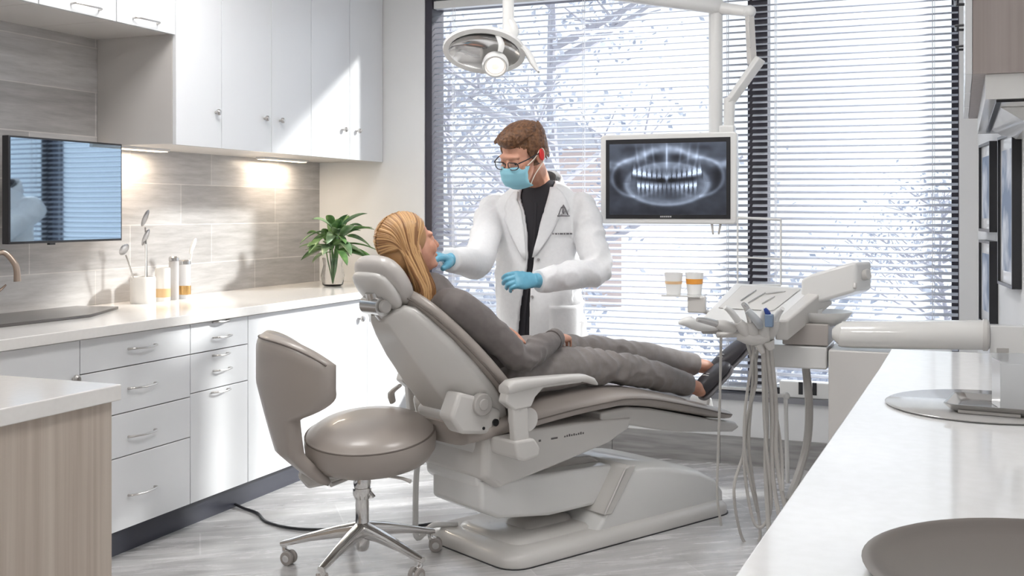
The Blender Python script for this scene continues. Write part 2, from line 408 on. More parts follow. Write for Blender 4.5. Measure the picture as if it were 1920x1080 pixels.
for i, y in enumerate((4.12, 5.35)):
    t = thing('under_cabinet_light', 'slim warm strip light under the wall cabinets, %s' % ('near the television', 'near the plant')[i], 'strip light', (-3.60, y, 1.6548), 0, 'under-cabinet strip lights')
    obj('housing', MB().box((-.03, -.22, -.012), (.03, .22, 0)), ucl, t, smooth=False)
    obj('lens', MB().box((-.024, -.21, -.015), (.024, .21, -.0125)), emit('warm_strip_%d' % i, (1, .80, .58), 2.0), t, smooth=False)
    al = bpy.data.lights.new('strip', 'AREA'); al.shape = 'RECTANGLE'; al.size = .05; al.size_y = .40; al.energy = 1.6; al.color = (1, .84, .66)
    ao = bpy.data.objects.new('lamp', al); COL.objects.link(ao); ao.parent = t; ao.location = (0, 0, -.018)

# ------------------------------------------------------------------ left base cabinets
XF = -3.02
def bar_handle(parent, X, y, z, half=.055, m=NICKEL):
    h = MB(); h.tube([(X, y-half, z), (X+.022, y-half*.9, z+.002), (X+.03, y, z), (X+.022, y+half*.9, z+.002), (X, y+half, z)], [.005, .0042, .004, .0042, .005], 8, 5)
    return obj('handle', h, m, parent)
def knob(parent, X, y, z, r=.013):
    k = MB(); k.lathe([(.006, 0), (.005, .012), (r, .016), (r, .024), (r*.6, .03), (0, .031)], (X, y, z), 16, Matrix.Rotation(PI/2, 4, 'Y')); return obj('knob', k, NICKEL, parent)
def base_unit(y0, y1, fronts, label):
    """fronts: (kind,z0,z1,[handles])"""
    yc = (y0+y1)/2; t = thing('base_cabinet', label, 'cabinet', ((XL+XF)/2, yc, 0), 0, 'white base cabinets along the tiled wall')
    ox = -(XL+XF)/2; hw = (y1-y0)/2
    obj('body', MB().box((XL+ox+.002, -hw+.001, .105), (XF-.022+ox, hw-.001, .878)), GAPM, t, smooth=False)
    obj('toe_kick', MB().box((XL+ox+.1, -hw, 0), (XF-.05+ox, hw, .104)), TOE, t, smooth=False)
    for kind, z0, z1, hs in fronts:
        f = obj(kind, MB().box((XF-.02+ox, -hw+.002, z0+.002), (XF+ox, hw-.002, z1-.002)), LACQ, t, bevel=.0015, seg=2)
        for (ht, hy, hz) in hs:
            if ht == 'k': knob(f, XF+ox, hy-yc, hz, .017)
            else: bar_handle(f, XF+ox, hy-yc, hz, ht)
base_unit(2.45, 3.17, [('door', .11, .56, [('k', 3.10, .5)]), ('drawer', .56, .875, [('k', 3.135, .735)])], 'white base cabinet with round knob, at the left end behind the island')
base_unit(3.17, 3.801, [('drawer', .745, .875, [(.075, 3.50, .812)]), ('drawer', .565, .745, [(.075, 3.50, .657)]), ('drawer', .395, .565, [(.075, 3.50, .468)]), ('drawer', .11, .395, [(.075, 3.50, .238)])], 'wide white four-drawer base cabinet with bar handles')
base_unit(3.801, 4.208, [('drawer', .745, .875, [(.05, 4.0, .868), (.055, 4.01, .80)]), ('drawer', .578, .745, [(.05, 4.0, .722), (.055, 4.01, .655)]), ('door', .11, .578, [(.055, 4.0, .562)])], 'narrow white base cabinet with two small drawers over a tall front')
base_unit(4.208, 5.30, [('door', .11, .875, [('k', 5.22, .77)])], 'wide sunlit white base cabinet behind the stool')
base_unit(5.30, 5.895, [('door', .11, .875, [('k', 5.36, .77)])], 'white base cabinet in the far corner behind the headrest')
tag(obj('worktop', MB().box((XL+.001, 2.45, .88), (XF+.04, YB-.002, .92)), QUARTZ, bevel=.003), 'long pale quartz worktop on the white base cabinets', 'worktop')

# tall wall cabinets
XU = -3.25
def upper(y0, y1, z0, z1, doors, label, grp, handles):
    yc = (y0+y1)/2; ox = -(XL+XU)/2; hw = (y1-y0)/2
    t = thing('wall_cabinet', label, 'cabinet', ((XL+XU)/2, yc, z0), 0, grp)
    obj('body', MB().box((XL+ox+.002, -hw+.0005, 0), (XU-.021+ox, hw-.0005, z1-z0)), CARC, t, smooth=False)
    for i, (a, c) in enumerate(doors):
        d = obj('door', MB().box((XU-.02+ox, a-yc+.002, -.004), (XU+ox, c-yc-.002, z1-z0)), LACQ, t, bevel=.0015, seg=2)
        h = handles[i]
        if h[0] == 'k': knob(d, XU+ox, h[1]-yc, h[2]-z0, .014)
        else: bar_handle(d, XU+ox, h[1]-yc, h[2]-z0, .075)
G1 = 'tall white wall cabinets'
upper(3.99, 4.321, 1.655, ZC-.003, [(3.99, 4.321)], 'tall single-door white wall cabinet nearest the television', G1, [('k', 4.273, 1.818)])
upper(4.321, 5.10, 1.655, ZC-.003, [(4.321, 4.73), (4.73, 5.10)], 'tall double-door white wall cabinet in the middle of the row', G1, [('k', 4.665, 1.82), ('k', 4.80, 1.82)])
upper(5.10, 5.896, 1.655, ZC-.003, [(5.10, 5.506), (5.506, 5.896)], 'tall double-door white wall cabinet nearest the window', G1, [('k', 5.43, 1.817), ('k', 5.585, 1.82)])
G2 = 'short white wall cabinets above the television'
upper(3.618, 3.988, 2.146, ZC-.003, [(3.618, 3.988)], 'short white wall cabinet above television, beside the tall cabinets', G2, [('b', 3.79, 2.172)])
upper(3.20, 3.616, 2.146, ZC-.003, [(3.20, 3.616)], 'short white wall cabinet above the television centre', G2, [('b', 3.44, 2.172)])
upper(2.60, 3.198, 2.146, ZC-.003, [(2.60, 3.198)], 'short white wall cabinet at the photo top left corner', G2, [('b', 2.9, 2.172)])

# island
t = thing('island_counter', 'pale wood-fronted island cabinet with cream worktop, bottom left foreground', 'island', (-2.5, 1.45, 0))
obj('body', MB().box((-.50, -.75, 0), (.547, .706, .878)), WOOD, t, smooth=False)
obj('worktop', MB().box((-.52, -.78, .88), (.563, .724, .92)), QUARTZ, t, bevel=.003)

# television
t = thing('television', 'wall-mounted flat television reflecting the window blinds', 'television', (-3.5, 3.61, 1.22))
obj('bezel', MB().box((-.035, -.32, 0), (0, .32, .435)), BLACKP, t, bevel=.003)
TVM = mat('tv_glass', (.36, .46, .56), .03, 1)
obj('screen', MB().box((.0002, -.311, .01), (.0016, .311, .427)), TVM, t, smooth=False)
obj('rear_housing', MB().box((-.06, -.22, .06), (-.035, .22, .34)), BLACKP, t, bevel=.006)
obj('wall_bracket', MB().box((-.198, -.06, .12), (-.06, .06, .26)), BLACKP, t, smooth=False)
obj('status_light', MB().box((-.02, -.1, -.008), (-.005, -.07, 0)), BLACKP, t, smooth=False)

# slab, faucet, jars
tag(obj('induction_hob', MB().slab([(-3.66, 2.95), (-3.30, 2.95), (-3.28, 3.50), (-3.44, 3.84), (-3.64, 3.80)], .9202, .932), mat('dark_glass_slab', (.10, .09, .085), .22), bevel=.002), 'thin dark flat slab lying on the left worktop', 'hob')
t = thing('faucet', 'bronze faucet at the left edge of the photo', 'faucet', tuple(onX(-12, 560, -3.5).xy)+(.92,))
obj('spout', MB().tube([(0, 0, 0), (0, 0, .12), (0, 0, .24), (.02, .03, .27), (.05, .06, .22), (.055, .065, .155)], [.014, .012, .011, .011, .012, .014], 12), BRONZE, t)
obj('lever', MB().tube([(0, 0, .1), (.0, .06, .14)], [.006, .004], 8, 0), BRONZE, t)
def canister(px, r, h, label, m, lid=None, band=None, X=-3.56):
    p = onX(px, 540, X); t = thing('canister', label, 'container', (p.x, p.y, .92), 0, 'small jars on the left worktop')
    obj('jar', MB().lathe([(r*.94, 0), (r, .006), (r, h-.01), (r*.95, h), (r*.86, h), (r*.86, .012), (0, .012)], n=28), m, t, ang=50)
    if band: obj('label_band', MB().lathe([(r+.0005, h*.12), (r+.001, h*.12), (r+.001, h*.38), (r+.0005, h*.38)], n=28), band, t)
    if lid: obj('lid', MB().lathe([(r*1.03, h), (r*1.03, h+.016), (r*.8, h+.022), (0, h+.022)], n=28), lid, t)
    return p
CER = mat('cream_ceramic', (.70, .68, .65), .35)
pj = canister(268, .058, .125, 'wide cream ceramic pot, leftmost of the worktop jars', CER)
canister(305, .036, .16, 'slim white jar with amber band, second from the left', CER, None, AMBER)
canister(326, .024, .19, 'narrow grey tall tube between the white jar and glass jar', mat('grey_ceramic', (.45, .44, .44), .4), STEEL)
canister(346, .030, .17, 'glass jar with amber band, rightmost of the worktop jars', mat('frosted_jar', (.65, .65, .66), .1), STEEL, GOLD)
def utensil(base, lean, label, kind, hm):
    h = lean[2]
    t = thing('utensil', label, 'utensil', (base[0], base[1], base[2]), 0)
    top = V((lean[0], lean[1], h)); obj('handle', MB().tube([(0, 0, 0), top*.5+V((0, .004, 0)), top*.8], [.006, .004, .004], 8, 4), hm, t)
    hd = MB(); a = .03 if kind == 'mirror' else .018; M = Matrix.Rotation(R(25), 3, 'Y')
    hd.sph(top*.9, (.006, a, .03 if kind == 'mirror' else .045), 14, M); obj('head', hd, mat('grey_blade', (.35, .35, .36), .3, .6) if kind != 'white' else WHITEP, t)
utensil((pj.x-.005, pj.y-.02, .933), (-.01, -.10, .27), 'round grey dental mirror leaning left in the cream pot', 'mirror', STEEL)
utensil((pj.x, pj.y+.01, .933), (0, .01, .33), 'tall grey brush standing upright in the cream pot', 'brush', WHITEP)
utensil((pj.x+.005, pj.y+.02, .933), (-.01, .0, .43), 'tallest thin grey scaler standing in the cream pot', 'brush', STEEL)

pg = onX(346, 540, -3.56); utensil((pg.x, pg.y, .935), (.0, .07, .27), 'white broad spatula leaning right in the glass jar', 'white', WHITEP)
# plant and vases
vp = V((-3.36, 5.50, .92))
vt = tag(obj('glass_vase', MB().lathe([(.045, 0), (.06, .01), (.068, .06), (.055, .12), (.06, .165), (.056, .165), (.051, .12), (.063, .06), (.055, .014), (0, .012)], n=32), GLASS, loc=vp, ang=60), 'clear glass vase holding the leafy stems', 'vase')
g2 = onX(666, 520, -3.2); g2.z = .92
tag(obj('glass_jar', MB().lathe([(.04, 0), (.062, .02), (.074, .075), (.06, .13), (.045, .15), (.05, .165), (.046, .165), (.041, .15), (.056, .13), (.07, .075), (.058, .024), (0, .016)], n=32), GLASS, loc=(-3.13, 5.60, .92), ang=60), 'round clear glass jar right of the plant vase', 'vase')
t = thing('potted_plant', 'leafy green cutting with long leaves in the glass vase', 'plant', vp+V((0, 0, .014)))
st = MB(); rnd = random.Random(4)
leaves = []
for k in range(46):
    a = rnd.uniform(0, 2*PI); el = rnd.uniform(-.2, 1.35); L = rnd.uniform(.15, .24)
    o = V((rnd.uniform(-.04, .04), rnd.uniform(-.04, .04), rnd.uniform(.18, .30)))
    d = V((math.cos(a)*math.cos(el), math.sin(a)*math.cos(el), math.sin(el)))
    leaves.append((o+d*.05, d, L)); 
    if k < 12: st.tube([(0, 0, .01), (o.x*.5, o.y*.5, .1), o, o+d*.055], [.004, .004, .0035, .003], 6, 3)
obj('stem', st, LEAF, t)
for i, (o, d, L) in enumerate(leaves):
    side = d.cross(V((0, 0, 1))); side = side.normalized() if side.length > .05 else V((1, 0, 0)); nrm = side.cross(d)
    side = (side*math.cos(i)*.5+side+nrm*math.sin(i*2.3)*.6).normalized(); pts = []; nn = 9
    for j in range(nn):
        f = j/(nn-1); w_ = .026*math.sin(PI*min(1, f*.94+.06))**.75*(1 if j < nn-1 else .1)
        c = o+d*L*f+V((0, 0, -.07*f*f))
        up = side.cross(d).normalized()
        pts += [c-side*w_+up*w_*.25, c-up*.002, c+side*w_+up*w_*.25]
    lf = MB(); lf.poly(pts, [(j*3+q, j*3+q+1, j*3+q+4, j*3+q+3) for j in range(nn-1) for q in range(2)])
    ob = obj('leaf', lf, LEAF if i % 3 else LEAF2, t, ang=180); s_ = ob.modifiers.new('t', 'SOLIDIFY'); s_.thickness = .0012

# cable on the floor
tag(obj('power_cable', MB().tube([(-3.068, 4.18, .012), (-3.0, 4.15, .008), (-2.9, 4.11, .007), (-2.78, 4.01, .007), (-2.62, 3.97, .007), (-2.45, 4.02, .007), (-2.2, 4.16, .007), (-2.1, 4.26, .007)], .0065, 8), BLACKP), 'black cable snaking on the floor from the base cabinets', 'cable')

# ------------------------------------------------------------------ stool
t = thing('operator_stool', 'taupe upholstered stool with wraparound backrest and chrome five-star base', 'stool', (-2.118, 3.68, 0), R(YAW))
tilt = Matrix.Translation((.03, 0, .512)) @ Matrix.Rotation(R(9), 4, 'X') @ Matrix.Rotation(R(-2), 4, 'Y')
prof = [(.0, .052), (.12, .047), (.20, .030), (.238, .006), (.243, -.004), (.249, -.006), (.252, -.03), (.248, -.07), (.225, -.105), (.18, -.118), (0, -.12)]
obj('seat', MB().lathe(prof, n=48, M=tilt), LEATH, t, ang=60)
pp = [tilt @ V((math.cos(a)*.246, math.sin(a)*.246, -.003)) for a in [2*PI*k/48 for k in range(49)]]
obj('seat_piping', MB().tube(pp, .0035, 8, 0), LEATHD, t)
# backrest shell
def back_pt(th, z, off):
    k = (z-.36)/.54
    Rx = .262+.108*min(1, max(0, k*1.5))**.8+off; Ry = .235+.04*min(1, k*1.4)+off
    if z < .46: Rx -= (.46-z)*.75
    th0 = R(22); a_ = -Rx*math.cos(th); b_ = -Ry*math.sin(th); return V((.02+a_*math.cos(th0)-b_*math.sin(th0), a_*math.sin(th0)+b_*math.cos(th0), z))
def half(z):
    if z > .70: return R(62)
    if z > .60: return R(32+30*math.sin((z-.60)/.10*PI/2)**.8)
    return R(32)-R(10)*(.60-z)/.24
nu, nz = 30, 36; ri = []; 
for i in range(nz+1):
    row_o, row_i = [], []
    for j in range(nu+1):
        s_ = -1+2*j/nu
        zt = .905-.10*abs(s_)**3
        zb = .335
        z = zb+(zt-zb)*(i/nz)
        th = s_*half(z)
        e = min(1, (1-abs(s_))*nu/4); e2 = min(1, i/3, (nz-i)/4) if True else 1
        f = math.sqrt(max(0, 1-(1-e)**2))*math.sqrt(max(0, 1-(1-e2)**2))
        thk = .036*f
        row_o.append(back_pt(th, z, .012+thk)); row_i.append(back_pt(th, z, .012-thk*.9))
    ri.append((row_o, row_i))
bk = MB(); vo = [[bk.bm.verts.new(p) for p in r[0]] for r in ri]; vi = [[bk.bm.verts.new(p) for p in r[1]] for r in ri]
for i in range(nz):
    for j in range(nu):
        bk.bm.faces.new((vo[i][j], vo[i][j+1], vo[i+1][j+1], vo[i+1][j])); bk.bm.faces.new((vi[i][j], vi[i+1][j], vi[i+1][j+1], vi[i][j+1]))
bmesh.ops.remove_doubles(bk.bm, verts=bk.bm.verts, dist=.0006)
obj('backrest', bk, LEATH, t, ang=180)
rim = []
for j in range(nu+1):
    s_ = -1+2*j/nu; z = .905-.10*abs(s_)**3-.018; rim.append(back_pt(s_*half(z), z, .038))
obj('backrest_piping', MB().tube(rim[1:-1], .0032, 8, 0), LEATHD, t)
cv = MB()
cv.prism([(-.20, .30), (-.24, .345), (-.21, .44), (-.12, .46), (-.07, .40), (-.04, .35), (-.08, .325)], -.05, .05)
cv.prism([(-.14, .345), (-.05, .39), (.12, .39), (.16, .365), (.10, .345), (-.02, .335)], -.07, .07)
obj('seat_bracket', cv, GREYP, t, bevel=.012)
lv = MB(); lv.tube([(.05, -.06, .36), (.16, -.14, .365), (.20, -.17, .36)], [.006, .006, .008], 8, 3); lv.tube([(-.05, -.05, .34), (-.10, -.12, .335)], [.007, .009], 8, 0)
obj('height_lever', lv, GREYP, t)
obj('gas_column', MB().lathe([(.0, .33), (.03, .33), (.034, .31), (.030, .27), (.026, .26), (.026, .15), (.03, .14), (.031, .10), (.026, .055), (.018, .045), (0, .045)], (0, 0, .01), 24), CHROME, t, ang=40)
obj('column_collar', MB().lathe([(.0, .285), (.036, .285), (.036, .262), (.03, .245), (0, .245)], (0, 0, .01), 24).tube([(.03, -.01, .28), (.045, -.012, .26)], [.008, .01], 8, 0), CHROME, t, ang=40)
for k in range(5):
    a = R(178+72*k); d = V((math.cos(a), math.sin(a), 0)); n_ = V((-d.y, d.x, 0)); rings = []
    for f, w_, h_, z in ((.02, .026, .030, .135), (.10, .022, .023, .125), (.20, .018, .016, .105), (.29, .015, .012, .082), (.315, .013, .009, .078)):
        rings.append(sring(d*f+V((0, 0, z)), n_, (0, 0, 1), w_, h_, 14, 3))
    lg = obj('leg', MB().loft(rings), CHROME, t, ang=50)
    c = d*.30; ax = V((math.cos(a+1.2+k), math.sin(a+1.2+k), 0)); fo = V((-ax.y, ax.x, 0))*.02
    cs = MB(); ct = c+fo+V((0, 0, .027))
    for q in (-1, 1):
        cs.cyl(ct+ax*q*.008, ct+ax*q*.021, .027, 20)
    obj('caster_wheel', cs, BLADE, lg, bevel=.003)
    hd = MB(); hd.cyl(ct-ax*.009, ct+ax*.009, .02, 16); hd.tube([c+V((0, 0, .075)), c+V((0, 0, .055)), ct+V((0, 0, .018))], [.009, .011, .012], 10, 2)
    hd.cyl(ct+ax*.0212, ct+ax*.023, .014, 16).cyl(ct-ax*.0212, ct-ax*.023, .014, 16)
    obj('caster_fork', hd, CHROME, lg)

# ------------------------------------------------------------------ dental chair (local x runs head to foot, y away from camera)
CO = V((-1.806, 3.936, 0)); CA = math.atan2(.883, .469)
ch = thing('dental_chair', 'reclined white and taupe dental treatment chair with patient on it', 'dental chair', CO, CA)
def rrect(x0, x1, y0, y1, r, n=6):
    o = []
    for cx, cy, a0 in ((x1-r, y1-r, 0), (x0+r, y1-r, 90), (x0+r, y0+r, 180), (x1-r, y0+r, 270)):
        for k in range(n+1): a = R(a0+90*k/n); o.append((cx+r*math.cos(a), cy+r*math.sin(a)))
    return o
bp = MB(); rings = []
for ins, z in ((0, 0.004), (.0, .03), (.012, .048), (.03, .058)):
    rings.append([V((x, y, z)) for x, y in rrect(-.0+ins, 1.31-ins, -.29+ins, .29-ins, .09)])
bp.loft(rings); base = obj('base_plate', bp, GREYP, ch, ang=50)
obj('floor_gasket', MB().slab(rrect(-.004, 1.314, -.294, .294, .09), 0, .0038), BLACKP, ch, smooth=False)
ra = MB(); rings = []
for ins, z in ((0, .056), (.006, .066), (.03, .074)):
    rings.append([V((x, y, z)) for x, y in rrect(.10+ins, .62-ins, -.20+ins, .20-ins, .06)])
ra.loft(rings); obj('base_deck', ra, GREYP, ch, ang=50)
ra = MB(); rings = []
for ins, z in ((0, .072), (.006, .09), (.03, .102)):
    rings.append([V((x, y, z)) for x, y in rrect(.24+ins, .50-ins, -.10+ins, .06-ins, .03)])
ra.loft(rings); obj('foot_control', ra, GREYD, ch, ang=50)
# hump
hp = MB(); rings = []
for y, k in ((-.245, .0), (-.235, .5), (-.20, .85), (-.14, 1.0), (.14, 1.0), (.20, .85), (.235, .5), (.245, 0)):
    sh = (1-k)
    rings.append([V((x, y, z)) for x, z in [(.47+.03*sh, .05), (.55+.02*sh, .13), (.65+.01*sh, .272-.028*sh), (.695, .288-.035*sh), (.78, .285-.035*sh), (.95, .262-.035*sh), (1.12, .215-.03*sh), (1.23, .165-.03*sh), (1.285-.01*sh, .09), (1.29-.015*sh, .05)]])
hp.loft(rings); obj('base_cover', hp, WHITEP, ch, ang=40, bevel=.006)
fl = MB(); fl.prism([(.525, .115), (.57, .11), (.715, .292), (.675, .297), (.65, .29)], -.25, -.235); fl.prism([(.525, .115), (.54, .112), (.675, .30), (.65, .29)], -.25, .24)
obj('cover_flange', fl, GREYP, ch, bevel=.006)
la = MB(); la.prism([(-.05, .33), (.10, .315), (.71, .285), (.65, .235), (.55, .135), (.30, .135), (.04, .17), (-.05, .215)], -.17, .15)
obj('lift_arm', la, WHITEP, ch, bevel=.016, ang=40)
obj('lift_piston', MB().cyl((.46, .03, .10), (.60, .03, .22), .022, 20).cyl((.40, -.05, .09), (.55, -.05, .14), .012, 12), BLACKP, ch)
obj('lift_arm_top', MB().prism([(.30, .300), (.34, .34), (.60, .32), (.66, .287)], -.09, .09), GREYD, ch, bevel=.006)
# body
bd = MB(); prof = [(-.06, .525), (.08, .508), (.40, .505), (.74, .485), (.72, .44), (.60, .395), (.30, .345), (.0, .30), (-.07, .35)]
rings = []
for y, k in ((-.215, .94), (-.195, 1), (.195, 1), (.215, .94)):
    rings.append([V((.3+(x-.3)*k, y, .44+(z-.44)*k)) for x, z in prof])
bd.loft(rings); body = obj('body_shell', bd, GREYP, ch, bevel=.008)
b2 = MB(); b2.prism([(-.07, .50), (-.055, .30), (0, .27), (.10, .29), (.3, .34), (.3, .5)], -.16, .19)
obj('body_underside', b2, WHITEP, ch, bevel=.02)
rnd = random.Random(2); INK = mat('dark_print', (.12, .11, .11), .6)
for (a, c, hgt) in [(.20, .212, .008), (.265, .30, .007)]+[(.335+k*.0125, .343+k*.0125, .006+.005*((k*7) % 5)/5) for k in range(9)]:
    obj('brand_lettering', MB().box((a, -.2155, .452), (c, -.2142, .452+hgt)), INK, ch, smooth=False)
# seat cushion
st = [(-.13, .505, .045, .19), (-.06, .525, .050, .24), (.05, .54, .048, .255), (.13, .545, .045, .262), (.36, .565, .044, .268), (.56, .574, .044, .27), (.66, .573, .043, .268), (.82, .55, .041, .26), (1.06, .495, .038, .25), (1.28, .438, .032, .235), (1.38, .415, .026, .215), (1.405, .408, .012, .17)]
def cush(st, name, m, parent, p=2.7, n=28):
    pts = [V((x, 0, z)) for x, z, a, b in st]; P, ra = catmull(pts, [q[2] for q in st], 5); _, rb = catmull(pts, [q[3] for q in st], 5); rings = []
    for i, q in enumerate(P):
        tt = (P[min(i+1, len(P)-1)]-P[max(i-1, 0)]).normalized(); nn = V((-tt.z, 0, tt.x)); rings.append(sring(q, (0, 1, 0), nn, rb[i], ra[i], n, p))
    return obj(name, MB().loft(rings), m, parent, ang=70), P, ra, rb
_, P, ra_, rb_ = cush(st, 'seat_cushion', LEATH, ch)
for s_ in (-1, 1):
    obj('seat_piping', MB().tube([V((q.x, s_*(rb_[i]*1.0), q.z+.004)) for i, q in enumerate(P) if .03 < q.x < 1.38], .003, 6, 0), LEATHD, ch)
lp = MB(); lp.prism([(.55, .525), (.70, .53), (.84, .51), (1.06, .458), (1.28, .405), (1.42, .38), (1.45, .352), (1.40, .335), (1.0, .385), (.72, .45), (.55, .48)], -.205, .205)
obj('leg_platform', lp, GREYP, ch, bevel=.010)
tb = MB(); tb.prism([(1.37, .36), (1.405, .47), (1.425, .475), (1.45, .40), (1.44, .34), (1.40, .325)], -.06, .06)
obj('foot_end_bracket', tb, WHITEP, ch, bevel=.012)
# backrest; l runs along back, n normal toward patient
BO = V((.035, 0, .60)); BE = V((-.69, 0, .724)).normalized(); BN = V((BE.z, 0, -BE.x)).normalized()
def bpnt(l, y, n_): return BO+BE*l+BN*n_+V((0, y, 0))
rings = []
for l, hw, dp, mid in ((-.085, .13, .03, -.055), (-.06, .19, .055, -.06), (.02, .228, .072, -.055), (.12, .24, .078, -.05), (.25, .235, .075, -.045), (.38, .212, .068, -.04), (.48, .175, .058, -.035), (.54, .145, .048, -.03), (.565, .12, .03, -.03)):
    c = bpnt(l, 0, mid); pts = []
    for yy, nn in ((-1, .35), (-1.0, .75), (-.9, 1), (.9, 1), (1, .75), (1, .35), (.86, -.25), (.50, -.85), (.42, -1), (-.42, -1), (-.50, -.85), (-.86, -.25)):
        pts.append(c+V((0, yy*hw, 0))+BN*nn*dp)
    rings.append(pts)
obj('backrest_shell', MB().loft(rings), GREYP, ch, bevel=.009, ang=30)
rings = []
stt = [(-.115, .12, .012), (-.10, .19, .03), (-.04, .245, .036), (.08, .268, .038), (.22, .268, .038), (.36, .245, .036), (.48, .20, .034), (.55, .15, .030), (.585, .10, .018), (.59, .06, .006)]
pts = [V((l, 0, 0)) for l, a, b in stt]; P2, a2 = catmull(pts, [q[1] for q in stt], 4); _, b2_ = catmull(pts, [q[2] for q in stt], 4)
for i, q in enumerate(P2): rings.append(sring(bpnt(q.x, 0, .045), (0, 1, 0), BN, a2[i], b2_[i], 28, 3.2))
obj('backrest_cushion', MB().loft(rings), LEATH, ch, ang=70)
for s_ in (-1, 1):
    obj('backrest_piping', MB().tube([bpnt(q.x, s_*a2[i]*.985, .022) for i, q in enumerate(P2) if a2[i] > .1], .003, 6, 0), LEATHD, ch)
# hinge
hg = MB()
hg.prism([(-.24, .60), (-.19, .535), (-.05, .515), (-.01, .54), (.0, .60), (-.05, .625), (-.10, .66), (-.20, .69)], -.235, -.15)
hg.prism([(-.12, .60), (-.10, .53), (-.05, .515), (-.01, .54), (.0, .60), (-.05, .625), (-.10, .65)], .13, .19)
hg.prism([(-.14, .58), (-.12, .50), (-.06, .50), (-.03, .56), (-.10, .62)], -.15, .13)
hinge = obj('hinge_housing', hg, GREYP, ch, bevel=.014)
obj('hinge_cap', MB().cyl((-.10, -.25, .635), (-.10, -.22, .635), .042, 28).cyl((-.10, -.255, .635), (-.10, -.24, .635), .022, 20), GREYD, hinge, bevel=.004)
obj('hinge_bolt', MB().cyl((-.035, -.242, .56), (-.035, -.23, .56), .014, 16).cyl((-.09, -.238, .545), (-.09, -.23, .545), .006, 12), BLACKP, hinge)
# headrest
HN = V((.80, 0, .60)); HE = V((-.60, 0, .80)); HC = V((-.375, 0, 1.095))
hr = []
for l, a, b in ((-.11, .05, .012), (-.10, .10, .03), (-.05, .132, .048), (.02, .14, .052), (.075, .125, .046), (.10, .09, .028), (.108, .05, .01)):
    hr.append(sring(HC+HE*l, (0, 1, 0), HN, a, b, 28, 2.6))
obj('headrest_cushion', MB().loft(hr), mat('light_taupe_upholstery', (.50, .47, .445), .36, Coat_Weight=.15), ch, sub=1, ang=180)
hr = []
for l, a, b in ((-.10, .06, .01), (-.08, .11, .022), (0, .125, .03), (.06, .11, .022), (.075, .06, .01)):
    hr.append(sring(HC+HE*l-HN*.045, (0, 1, 0), HN, a, b, 24, 3))
obj('headrest_shell', MB().loft(hr), GREYP, ch, sub=1, ang=180)
hb = MB(); hb.tube([HC-HN*.07+HE*-.0, HC-HN*.095-HE*.07, bpnt(.60, 0, -.05), bpnt(.50, 0, -.055)], [.03, .034, .03, .03], 14, 5, flat=.7)
hb.cyl(HC-HN*.085-HE*.05+V((0, -.055, 0)), HC-HN*.085-HE*.05+V((0, .055, 0)), .036, 24)
obj('headrest_neck', hb, STEEL, ch)
obj('headrest_knob', MB().cyl(HC-HN*.085-HE*.05+V((0, -.075, 0)), HC-HN*.085-HE*.05+V((0, -.055, 0)), .024, 18), GREYD, ch, bevel=.004)
# armrests
def arm(s_):
    y0 = s_*.335; ring = []
    pr = [(-.075, .70, .018, .030), (-.05, .708, .026, .034), (.0, .712, .024, .036), (.12, .714, .017, .036), (.24, .712, .014, .035), (.32, .705, .015, .033), (.365, .69, .014, .028), (.39, .675, .006, .016)]
    for x, z, a, b in pr: ring.append(sring((x, y0, z), (0, 1, 0), (0, 0, 1), b, a, 20, 3))
    o = obj('armrest', MB().loft(ring), GREYP, ch, bevel=0, ang=60)
    p = MB(); p.prism([(-.07, .70), (-.085, .655), (-.04, .62), (.04, .625), (.06, .66), (.10, .69), (.3, .69), (.3, .705), (.0, .71)], y0-.024, y0+.024)
    p.prism([(-.05, .64), (-.035, .49), (.035, .49), (.025, .64)], y0-.02, y0+.014)
    obj('armrest_post', p, GREYP, o, bevel=.008)
    q = MB(); q.prism([(-.045, .51), (-.035, .445), (.0, .43), (.075, .44), (.08, .47), (.05, .51)], y0-.03, y0+s_*-.14 if s_ > 0 else y0+.14)
    obj('armrest_mount', q, GREYP, o, bevel=.01)
    obj('armrest_pivot', MB().cyl((.045, y0+s_*.004, .575), (.045, y0-s_*.07, .575), .045, 24), GREYP, o, bevel=.005)
arm(-1); arm(1)
rc = MB()
rc.tube([bpnt(.19, .19, -.11), bpnt(.17, .24, -.14), bpnt(.12, .27, -.15)], [.012, .016, .014], 10, 3, flat=.6)
rc.tube([bpnt(.02, .19, -.10), bpnt(.02, .26, -.13), bpnt(.0, .30, -.14)], [.014, .018, .014], 10, 3, flat=.6)
obj('release_handle', rc, GREYP, ch)
obj('supply_hose', MB().tube([(-.04, .20, .46), (-.075, .215, .32), (-.08, .22, .12), (-.07, .22, .03), (.0, .21, .07), (.10, .18, .062)], .012, 10), WHITEP, ch)

